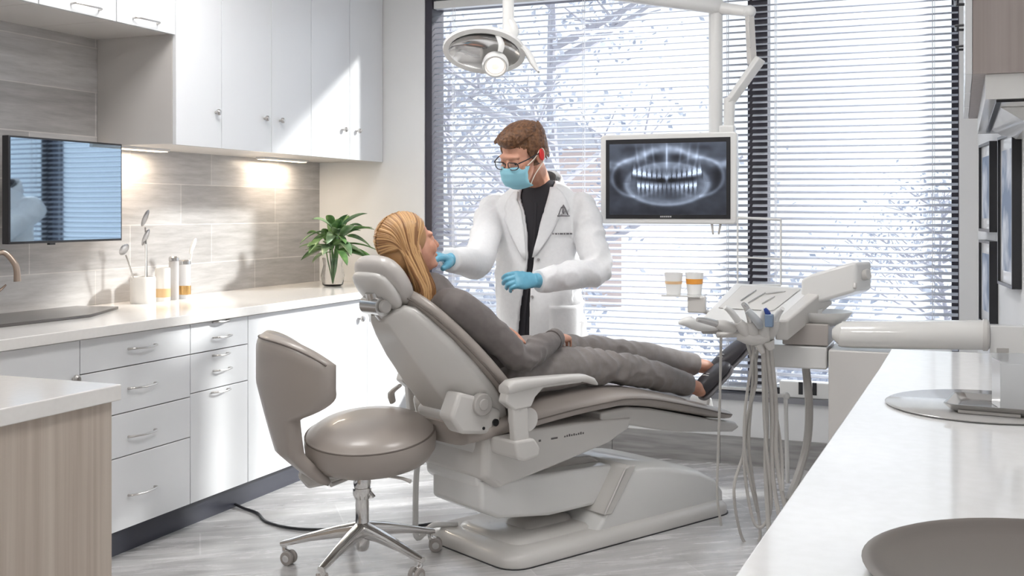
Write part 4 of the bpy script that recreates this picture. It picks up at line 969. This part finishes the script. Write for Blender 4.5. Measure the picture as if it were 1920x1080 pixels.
# ---- patient, in the chair's own frame
pa = thing('person', 'reclining patient with long blond hair in a grey suit, seen from behind', 'person', CO+V((0, 0, .0)), CA)
Hc = V((-.262, 0, 1.222)); tl = R(18); fwd = V((math.cos(tl), .0, math.sin(tl)))
fwd = (Matrix.Rotation(R(-6), 3, 'Z') @ fwd)
HM = frame(Hc, -fwd, V((-math.sin(tl), 0, math.cos(tl))))
bdy = MB(); head_parts(bdy, HM, 1.0)
bdy.capsule([V((-.262, 0, 1.15)), V((-.235, 0, 1.10)), V((-.205, 0, 1.04))], [.05, .048, .06])
SH = {-1: V((-.165, -.175, .995)), 1: V((-.165, .175, .995))}
EL = {-1: V((.09, -.235, .79)), 1: V((.03, .26, .83))}
WR = {-1: V((.37, -.125, .835)), 1: V((.15, .075, .875))}
bdy.capsule([V((-.19, 0, 1.0)), V((-.08, 0, .88)), V((.05, 0, .78)), V((.14, 0, .71))], [.08, .11, .10, .11], 20, .62, BN)
for s_ in (-1, 1):
    bdy.capsule([V((-.19, 0, 1.00)), SH[s_], EL[s_], WR[s_]], [.04, .034, .032, .024], 14, smooth=3)
M1 = frame(WR[-1]+V((.02, .012, .0)), V((.85, .5, -.05)), V((-.1, -.25, 1))); hand(bdy, M1, -1, (25, 25, 15), sc=.95)
M2 = frame(WR[1]+V((.012, -.02, -.002)), V((.62, -.78, -.12)), V((-.1, -.1, 1))); hand(bdy, M2, 1, (14, 16, 10), sc=1.0)
HIP = {-1: V((.12, -.09, .705)), 1: V((.12, .09, .715))}
KN = {-1: V((.67, -.105, .690)), 1: V((.70, .09, .735))}
CF = {-1: V((.95, -.11, .632)), 1: V((1.05, .03, .69))}
AN = {-1: V((1.265, -.10, .540)), 1: V((1.40, -.045, .618))}
for s_ in (-1, 1):
    bdy.capsule([HIP[s_], KN[s_], CF[s_], AN[s_]], [.06, .045, .04, .033], 14, smooth=3)
bdy.capsule([AN[-1], V((1.30, -.10, .525)), V((1.37, -.10, .555))], [.03, .03, .024])
bdy.capsule([AN[1], V((1.44, -.06, .60)), V((1.52, -.08, .65))], [.032, .032, .026])
soft('body', bdy, SKIN, pa, .0045, 2)
eyes(HM, pa)
jk = MB()
jk.capsule([V((-.185, 0, .995)), V((-.11, 0, .915)), V((.0, 0, .82)), V((.10, 0, .755)), V((.18, 0, .74))], [.165, .175, .165, .165, .160], 24, .60, BN)
for s_ in (-1, 1):
    jk.limb([V((-.17, s_*.10, .995)), SH[s_], SH[s_].lerp(EL[s_], .5)+V((0, s_*.008, 0)), EL[s_], EL[s_].lerp(WR[s_], .55), WR[s_]-(WR[s_]-EL[s_])*.04], [.062, .070, .062, .054, .048, .040], 18, smooth=4)
soft('jacket', jk, SUIT, pa, .0065, 2, cloth(-.1, .35, .010, 3))
cf = MB(); d_ = (WR[-1]-EL[-1]).normalized(); cf.tube([WR[-1]-d_*.03, WR[-1]-d_*.0, WR[-1]+d_*.008], [.042, .043, .038], 18, 2); obj('sleeve_cuff', cf, SUIT, pa)
cb = MB(); 
for k in range(4): cb.sph(EL[-1].lerp(SH[-1], .35+.07*k)+V((.035, .02, .045)), .005, 8)
tr = MB()
tr.capsule([V((.06, 0, .70)), V((.17, 0, .70))], [.155, .165], 24, .60, (0, 0, 1))
for s_ in (-1, 1):
    tr.limb([HIP[s_], HIP[s_].lerp(KN[s_], .5)+V((0, 0, .012)), KN[s_], CF[s_], CF[s_].lerp(AN[s_], .6), AN[s_]-(AN[s_]-CF[s_]).normalized()*.065], [.098, .088, .072, .066, .056, .052], 20, smooth=5)
soft('trousers', tr, TROUS, pa, .0065, 2, cloth(.40, 1.05, .011, 9))
col = MB(); col.tube([V((-.215, 0, 1.035)), V((-.222, 0, 1.06)), V((-.228, 0, 1.085))], [.085, .068, .060], 24, 3, cap=False)
o = obj('collar', col, mat('beige_collar', (.42, .36, .32), .7), pa); q = o.modifiers.new('t', 'SOLIDIFY'); q.thickness = .005
for s_, toe, heel in ((-1, V((1.47, -.115, .625)), V((1.315, -.10, .508))), (1, V((1.615, -.115, .725)), V((1.455, -.065, .575)))):
    d_ = (toe-heel).normalized(); up = V((-.55, 0, .83)); up = (up-d_*up.dot(d_)).normalized(); side = d_.cross(up); L = (toe-heel).length
    rings = [sring(heel+d_*L*f+up*h_*.5, side, up, w_, h_*.62, 20, 2.5) for f, w_, h_ in ((-.10, .018, .03), (-.04, .034, .055), (.2, .038, .062), (.45, .040, .052), (.75, .046, .040), (.98, .036, .030), (1.06, .012, .014))]
    shoe = obj('shoe', MB().loft(rings), SHOE, pa, sub=1, ang=180)
    so_ = MB(); rings = [sring(heel+d_*L*f-up*.014, side, up, w_, .009, 20, 3) for f, w_ in ((-.13, .015), (-.08, .036), (.2, .041), (.45, .040), (.75, .050), (1.0, .040), (1.09, .012))]
    obj('sole', so_.loft(rings), SOLE, shoe, sub=1, ang=180)
    lc = MB()
    for k in range(5):
        c = heel+d_*L*(.28+.09*k)+up*(.062-.006*k); lc.tube([c-side*.024-up*.008, c+up*.005, c+side*.024-up*.008+d_*.01], .0026, 6, 3)
    obj('laces', lc, mat('white_laces', (.7, .7, .68), .7), shoe)
# hair
hr = MB(); hr.sph(Hc+HM.to_3x3() @ V((0, .024, .038)), (.088, .099, .092), 28, HM.to_3x3()); hr.sph(Hc+HM.to_3x3() @ V((-.0, .05, -.02)), (.082, .07, .085), 24, HM.to_3x3())
obj('hair', hr, mat('blond_hair_base', (.44, .24, .10), .45), pa, ang=180)
HS = [MB(), MB(), MB()]
rnd = random.Random(11)
H3 = HM.to_3x3()
def hs_(u_, v_, w_, k=1.0):   # point on the hair ellipsoid from a direction in head space
    d = V((u_, v_, w_)).normalized(); return Hc+H3 @ (V((0, .022, .034))+V((d.x*.092*k, d.y*.103*k, d.z*.096*k)))
for i in range(620):
    near = -1 if rnd.random() < .72 else 1
    be = rnd.uniform(-66, 105); b_ = R(be)
    sx = near*-1   # local x of head: which side
    # head local x axis = y x z ; find sign so that it is the camera side
    xs = 1 if (H3 @ V((1, 0, 0))).y*near > 0 else -1
    st_ = (xs*.06, math.sin(b_), math.cos(b_))
    md = (xs*.75, math.sin(b_)*.75+.12, math.cos(b_)*.65+.05)
    lo_ = (xs*1.0, .25+.38*math.sin(b_), -.22)
    kk = rnd.uniform(1.0, 1.07)
    p0, p1, p2 = hs_(*st_, kk), hs_(*md, kk), hs_(*lo_, kk)
    zend = rnd.uniform(.955, 1.03) if near < 0 else 1.08
    xe = p2.x+.035+(-.235-p2.x)*.35+rnd.uniform(-.014, .014)
    xe = max(-.345, min(-.155, xe)); ye = near*(.105+rnd.uniform(-.03, .022))
    p3 = V((p2.x*.5+xe*.5, p2.y*.5+ye*.5+near*.006, 1.13)); p4 = V((xe, ye*.92, 1.06)); p5 = V((xe+rnd.uniform(-.012, .018), ye*.85, zend))
    r = rnd.uniform(.0028, .0048); HS[rnd.choice((0, 0, 1, 1, 2))].tube([p0, p1, p2, p3, p4, p5], [r*.8, r*1.2, r*1.2, r*1.15, r, r*.3], 6, 4)
def toL(w): return rotz(-CA) @ (w-CO)
for i in range(14):
    x_ = rnd.uniform(706, 736); a_ = toL(atd(x_-4, 540, 4.22)); b_ = toL(atd(x_, 590, 4.20)); c_ = toL(atd(x_+rnd.uniform(-6, 8), rnd.uniform(610, 660), 4.20))
    HS[0].tube([a_, b_, c_], [.0022, .002, .0004], 5, 4)
for k_, (m_, c_) in enumerate((('light', (.62, .37, .17)), ('mid', (.44, .235, .095)), ('dark', (.26, .12, .045)))): obj('hair', HS[k_], mat('blond_hair_'+m_, c_, .36), pa, ang=180)

# ---- dentist
YD = 4.80
dn = thing('person', 'standing dentist in white coat, blue mask, glasses and blue gloves', 'person', (onY(1010, 500, YD).x, YD, 0))
DL = V((dn.location.x, YD, 0))
def G(px, py, dy=0): return onY(px, py, YD+dy)-DL
def A(px, py, d): return atd(px, py, d)-DL
Hd = A(979, 290, 4.93); dr = V((-.30, -.90, -.42)).normalized()
DM = frame(Hd, -dr, V((-.02, -.35, 1)))
KH = 1.10
b = MB(); head_parts(b, DM, KH)
b.capsule([Hd+DM.to_3x3() @ V((0, .045, -.06)), G(1008, 340, -.02), G(1012, 385, .01)], [.056, .058, .055])
rS, rE, rW = G(925, 392, .02), A(896, 492, 4.86), A(845, 488, 4.52)
lS, lE, lW = G(1093, 392, .02), A(1120, 506, 4.93), A(1014, 526, 4.72)
b.capsule([G(1010, 410), G(1008, 470), G(1012, 600), G(1014, 680)], [.12, .135, .13, .14], 24, .62, (0, 1, 0))
b.capsule([G(1000, 385), rS, rE, rW], [.05, .045, .036, .026], smooth=3); b.capsule([G(1015, 385), lS, lE, lW], [.05, .045, .036, .026], smooth=3)
for px in (975, 1045): b.capsule([G(px, 680), G(px, 800), G(px, 915)], [.075, .055, .04], smooth=3)
rH = frame(rW+(A(812, 478, 4.41)-rW).normalized()*.02, A(812, 478, 4.41)-rW, V((.3, .3, .9)))
lH = frame(lW+(A(912, 524, 4.60)-lW).normalized()*.03, A(912, 524, 4.60)-lW, V((.1, -.9, .40)))
hand(b, rH, -1, (25, 35, 25), sc=.86); hand(b, lH, 1, (32, 45, 35), thumb=(.2, .85, -.5), sc=.92)
soft('body', b, SKIN, dn, .005, 2)
eyes(DM, dn, KH)
for M_, s_, c_, nm in ((rH, -1, (25, 35, 25), rW), (lH, 1, (32, 45, 35), lW)):
    g_ = MB(); hand(g_, M_, s_, c_, sc=1.0, fat=1.3, thumb=(.55, .75, -.35) if s_ < 0 else (.2, .85, -.5))
    y_ = (M_.to_3x3() @ V((0, 1, 0))); o_ = M_.to_translation(); g_.tube([o_-y_*.065, o_-y_*.03, o_], [.033, .032, .031], 20, 2)
    gl = soft('glove', g_, GLOVE, dn, .0035, 2, fold(.0012, 60))
    obj('glove_cuff', MB().tube([o_-y_*.066, o_-y_*.060], [.0342, .0342], 24, 0), mat('glove_cuff_dark', (.10, .20, .28), .45), gl)
# coat torso
TR = [(338, 1014, .082, .078), (346, 1013, .118, .088), (356, 1012, .155, .098), (370, 1010, .190, .112), (388, 1009, .210, .124), (420, 1007, .216, .135), (470, 1006, .208, .138), (520, 1008, .205, .138), (580, 1013, .212, .142), (640, 1017, .220, .150), (700, 1020, .232, .158)]
def trow(y):
    for i in range(len(TR)-1):
        if TR[i][0] <= y <= TR[i+1][0]:
            f = (y-TR[i][0])/(TR[i+1][0]-TR[i][0]); return [TR[i][k]+(TR[i+1][k]-TR[i][k])*f for k in range(4)]
    return TR[0] if y < TR[0][0] else TR[-1]
def opening(y):
    P = [(330, 980, 1040), (350, 974, 1036), (370, 970, 1032), (400, 980, 1020), (440, 986, 1010), (480, 988, 1000), (520, 982, 996), (560, 974, 992), (620, 966, 990), (700, 958, 992)]
    for i in range(len(P)-1):
        if P[i][0] <= y <= P[i+1][0]:
            f = (y-P[i][0])/(P[i+1][0]-P[i][0]); return P[i][1]+(P[i+1][1]-P[i][1])*f, P[i][2]+(P[i+1][2]-P[i][2])*f
def tsurf(y, X, off=0):
    _, c, a, d = trow(y); cx = G(c, y).x; s_ = max(-.985, min(.985, (X-cx)/(a+off))); return V((X, -(d+off)*math.sqrt(1-s_*s_), G(c, y).z))
ct = MB(); rows_o, rows_i = [], []; NA = 56
ys = [338+k*7 for k in range(52)]
for y in ys:
    _, c, a, d = trow(y); cc = G(c, y); l_, r_ = opening(y); l_, r_ = G(l_, y, -d).x, G(r_, y, -d).x
    f0 = math.asin(max(-1, min(1, (r_-cc.x)/a))); f1 = 2*PI+math.asin(max(-1, min(1, (l_-cc.x)/a)))
    ro, rn = [], []
    for j in range(NA+1):
        f = f0+(f1-f0)*j/NA; ro.append(cc+V((a*math.sin(f), -d*math.cos(f), 0))); rn.append(cc+V(((a-.022)*math.sin(f), -(d-.022)*math.cos(f), 0)))
    rows_o.append(ro); rows_i.append(rn)
ringsC = [ro+rn[::-1] for ro, rn in zip(rows_o, rows_i)]
ct.loft(ringsC)
for S_, E_, W_ in ((rS, rE, rW), (lS, lE, lW)):
    inn = S_+V((.05 if S_.x < 0 else -.05, 0, .005))
    ct.limb([inn, S_, S_.lerp(E_, .5), E_, E_.lerp(W_, .5), W_+(W_-E_).normalized()*.014], [.066, .070, .070, .068, .062, .050], 22, smooth=5)
def coatfold(c):
    w_ = 1 if abs(c.x) > .19 else 0
    r_ = 1-abs(noise.noise(V((c.x*9+4, c.y*7+c.z*5, c.z*11-c.x*6))))*2
    return .005*noise.noise(V((c.x*20, c.y*10, c.z*5)))+.010*(r_-.5)*w_+.003*(1-w_)*noise.noise(V((c.x*9, 0, c.z*9)))
soft('lab_coat', ct, COAT, dn, .0065, 2, coatfold)
def strip(name, rows, off, m, th=.006, ncol=7):
    s_ = MB(); pts = []
    for y, xi, xo in rows:
        for k in range(ncol):
            px = xi+(xo-xi)*k/(ncol-1); _, c, a, d = trow(y); X = G(px, y, -d).x; pts.append(tsurf(y, X, off))
    s_.poly(pts, [(i*ncol+k, i*ncol+k+1, (i+1)*ncol+k+1, (i+1)*ncol+k) for i in range(len(rows)-1) for k in range(ncol-1)])
    o = obj(name, s_, m, dn, ang=60); q = o.modifiers.new('t', 'SOLIDIFY'); q.thickness = th; q.offset = 0; return o
strip('lapel', [(352, 1030, 1040), (362, 1029, 1050), (378, 1025, 1058), (392, 1021, 1062), (398, 1020, 1054), (402, 1018, 1047), (420, 1013, 1040), (440, 1009, 1030), (462, 1003, 1016), (480, 999, 1003)], .010, COAT)
strip('lapel', [(360, 972, 962), (375, 970, 950), (392, 978, 944), (402, 980, 948), (410, 981, 944), (430, 984, 952), (450, 986, 962), (470, 987, 974), (486, 988, 985)], .010, COAT)
strip('pocket', [(568, 1028, 1074), (575, 1028, 1075), (630, 1028, 1075), (640, 1032, 1072)], .0035, COAT, .003)
LOGO = mat('logo_ink', (.16, .15, .16), .7)
strip('coat_emblem', [(384, 1052.5, 1053.5), (388, 1050.5, 1055.5), (390, 1049.5, 1051.5)], .0165, LOGO, .001, 3)
strip('coat_emblem', [(384, 1052.5, 1053.5), (390, 1054.5, 1056.5), (403, 1058.5, 1060.5)], .0165, LOGO, .001, 3)
strip('coat_emblem', [(388, 1049.5, 1051), (396, 1046.5, 1048), (403, 1044.5, 1046)], .0165, LOGO, .001, 3)
strip('coat_emblem', [(391, 1051.5, 1054), (397, 1051, 1054.5), (401, 1052, 1053.5)], .0165, LOGO, .001, 3)
strip('coat_emblem', [(403.5, 1043, 1062), (405.5, 1043, 1062)], .0165, LOGO, .001, 5)
x_ = 1034
for w_ in (2.5, 1.5, 4, 2.5, 6, 3.5, 5, 4):
    strip('coat_lettering', [(435.5, x_, x_+w_-.8), (438.5, x_, x_+w_-.8)], .0105, LOGO, .001, 3); x_ += w_+.2
for px, py in ((1009, 484), (998, 552)):
    _, c, a, d = trow(py); p = tsurf(py, G(px, py, -d).x, .004); obj('button', MB().cyl(p+V((0, .004, 0)), p+V((0, -.002, 0)), .006, 14), mat('grey_button', (.35, .33, .33), .4), dn)
# shirt
sh = MB(); rings = []
for y, c, a, d in TR:
    cc = G(c, y); rings.append([cc+V(((a-.026)*math.sin(2*PI*j/40), -(d-.024)*math.cos(2*PI*j/40), 0)) for j in range(40)])
obj('shirt', sh.loft(rings), SHIRT, dn, ang=180)
nk = MB(); cN = G(1010, 352); rings = []
for dz, a, d in ((-.035, .090, .098), (-.01, .084, .088), (.014, .078, .078)):
    rings.append([cN+V((a*math.sin(2*PI*j/40), .012-d*math.cos(2*PI*j/40), .02+dz-.048*math.cos(2*PI*j/40))) for j in range(40)])
cc_ = MB(); rings2 = []
for dz, a, d in ((-.05, .112, .105), (.0, .100, .098), (.022, .098, .094), (.012, .108, .104), (-.04, .124, .115)):
    rings2.append([cN+V((a*math.sin(f_), .016-d*math.cos(f_), .012+dz-.052*math.cos(f_))) for f_ in [R(48)+R(264)*j/40 for j in range(41)]])
cc_.loft(rings2, cap=False, closed=False); o = obj('coat_collar', cc_, COAT, dn, ang=180); q = o.modifiers.new('t', 'SOLIDIFY'); q.thickness = .004
nk.loft(rings, cap=False); o = obj('shirt_collar', nk, SHIRTC, dn, ang=180); q = o.modifiers.new('t', 'SOLIDIFY'); q.thickness = .005
pl = MB(); pts = []
for y in range(380, 640, 12):
    l_, r_ = opening(y); m_ = (l_+r_)/2; _, c, a, d = trow(y); p = tsurf(y, G(m_, y, -d).x, -.022); pts.append(p)
obj('shirt_placket', MB().tube(pts, .008, 6, 2, flat=.35, up=(0, 1, 0)), SHIRT, dn)
lgm = MB()
for px in (975, 1045): lgm.capsule([G(px, 690), G(px, 800), G(px, 918)], [.095, .075, .065], smooth=3)
soft('trousers', lgm, mat('dark_trousers', (.03, .03, .035), .8), dn, .009, 2, fold(.006, 14))
for px in (972, 1042):
    q = G(px, 930); q.z = 0; obj('shoe', MB().loft([sring(q+V((0, y_, h_)), (1, 0, 0), (0, 0, 1), w_, h_, 20, 3) for y_, w_, h_ in ((.09, .02, .03), (.07, .035, .045), (.0, .042, .05), (-.08, .045, .035), (-.16, .045, .028), (-.20, .02, .016))]), BLACKP, dn, ang=180)
# mask
H3 = DM.to_3x3()
def hp(x, y, z): return DM @ (V((x, y, z))*KH)
mk = MB(); rows = []
for i in range(13):
    z = -.018-.100*i/12; row = []
    for j in range(19):
        u_ = -1+2*j/18; f = i/12
        w_ = .070-.014*f*f; yy = -.120-.010*math.sin(PI*min(1, f*1.15))+.012*(1-f)*0+.060*abs(u_)**2.2+(.035*max(0, f-.72)/.28)*(1-.3*abs(u_))
        if f < .15: yy += .012*(.15-f)/.15*(1 if abs(u_) > .3 else 0)
        yy += .0016*math.sin(f*PI*7)
        row.append(hp(u_*w_, yy, z+.012*(1-f)*(abs(u_)**2)*-.6+.006*(1-abs(u_)**2)*(1-f)))
    rows.append(row)
mk.poly([p for r_ in rows for p in r_], [(i*19+j, i*19+j+1, (i+1)*19+j+1, (i+1)*19+j) for i in range(12) for j in range(18)])
mo = obj('face_mask', mk, MASKM, dn, ang=180); q = mo.modifiers.new('t', 'SOLIDIFY'); q.thickness = .003
for s_ in (-1, 1):
    lp = MB(); lp.tube([hp(s_*.070, -.062, -.018), hp(s_*.082, -.02, .0), hp(s_*.086, .022, .024), hp(s_*.089, .036, .0), hp(s_*.084, .02, -.035), hp(s_*.072, -.03, -.07), hp(s_*.060, -.055, -.105)], .0022, 6, 5); obj('ear_loop', lp, MASKE, mo)
# glasses
gm = mat('glasses_black', (.03, .025, .03), .3)
gs = MB()
for s_ in (-1, 1):
    ring_ = [hp(s_*.033+.026*math.copysign(abs(math.cos(t_))**.7, math.cos(t_)), -.116+.010*abs(math.cos(t_)) if True else 0, -.004+.0155*math.copysign(abs(math.sin(t_))**.8, math.sin(t_))) for t_ in [2*PI*k/24 for k in range(25)]]
    gs.tube(ring_, .0024, 6, 0)
    gs.tube([hp(s_*.062, -.106, .006), hp(s_*.078, -.06, .008), hp(s_*.085, .01, .008), hp(s_*.084, .035, -.006)], .0028, 6, 4)
gs.tube([hp(-.008, -.118, .004), hp(0, -.121, .008), hp(.008, -.118, .004)], .0022, 6, 3)
gl = obj('glasses', gs, gm, dn)
for s_ in (-1, 1):
    obj('lens', MB().loft([[hp(s_*.033+.024*math.cos(2*PI*k/24), -.112, -.004+.014*math.sin(2*PI*k/24)) for k in range(24)], [hp(s_*.033+.024*math.cos(2*PI*k/24), -.1135, -.004+.014*math.sin(2*PI*k/24)) for k in range(24)]]), PANE, gl)
for s_ in (1,):
    er = MB(); er.sph(hp(s_*.090, .014, .0), (.007, .017, .028), 16, H3); obj('ear_cover', er, RED, dn)
# hair
hh = MB(); M3 = H3
def HE_(c, r): hh.sph(hp(*c), tuple(q*KH for q in r), 24, M3)
HE_((0, .022, .048), (.082, .098, .082)); HE_((0, .045, .0), (.078, .074, .07)); HE_((.0, -.045, .088), (.062, .058, .040)); HE_((.01, .0, .105), (.066, .085, .034))
for s_ in (-1, 1): HE_((s_*.070, -.015, .030), (.013, .026, .038))
rnd = random.Random(21)
for i in range(150):
    u_ = rnd.uniform(-1, 1); y0 = rnd.uniform(-.02, .06)
    p0 = (.066*u_, y0+.03, .118-.03*u_*u_); p1 = (.064*u_+.008, y0-.05, .128-.035*u_*u_); p2 = (.058*u_-.008, -.088+.01*u_*u_, .098-.02*u_*u_+rnd.uniform(-.008, .006))
    hh.tube([hp(*p0), hp(*p1), hp(*p2)], [.003, .0065, .0035], 6, 3)
for i in range(120):
    s_ = rnd.choice((-1, 1)); y0 = rnd.uniform(-.03, .10); zt = rnd.uniform(.05, .11)
    r_ = math.sqrt(max(.0, 1-((y0-.02)/.1)**2))
    hh.tube([hp(s_*.055*r_, y0, .115), hp(s_*.083*r_, y0+.004, .07), hp(s_*.084*r_, y0+.010, .01+rnd.uniform(-.01, .015)-(.04 if y0 > .03 else 0))], [.0035, .005, .002], 6, 3)
objm('hair', remesh(hh, .0035, 1, fold(.0022, 70, 5)), HAIRB, dn, ang=180)

# ------------------------------------------------------------------ render look
vs = SC.view_settings; vs.view_transform = 'Standard'; vs.look = 'None'; vs.gamma = 1; vs.exposure = 1.02; vs.use_curve_mapping = False
SC.cycles.max_bounces = 10; SC.cycles.diffuse_bounces = 5; SC.cycles.transmission_bounces = 8; SC.cycles.transparent_max_bounces = 16
SC.cycles.sample_clamp_indirect = 8; SC.cycles.use_denoising = True
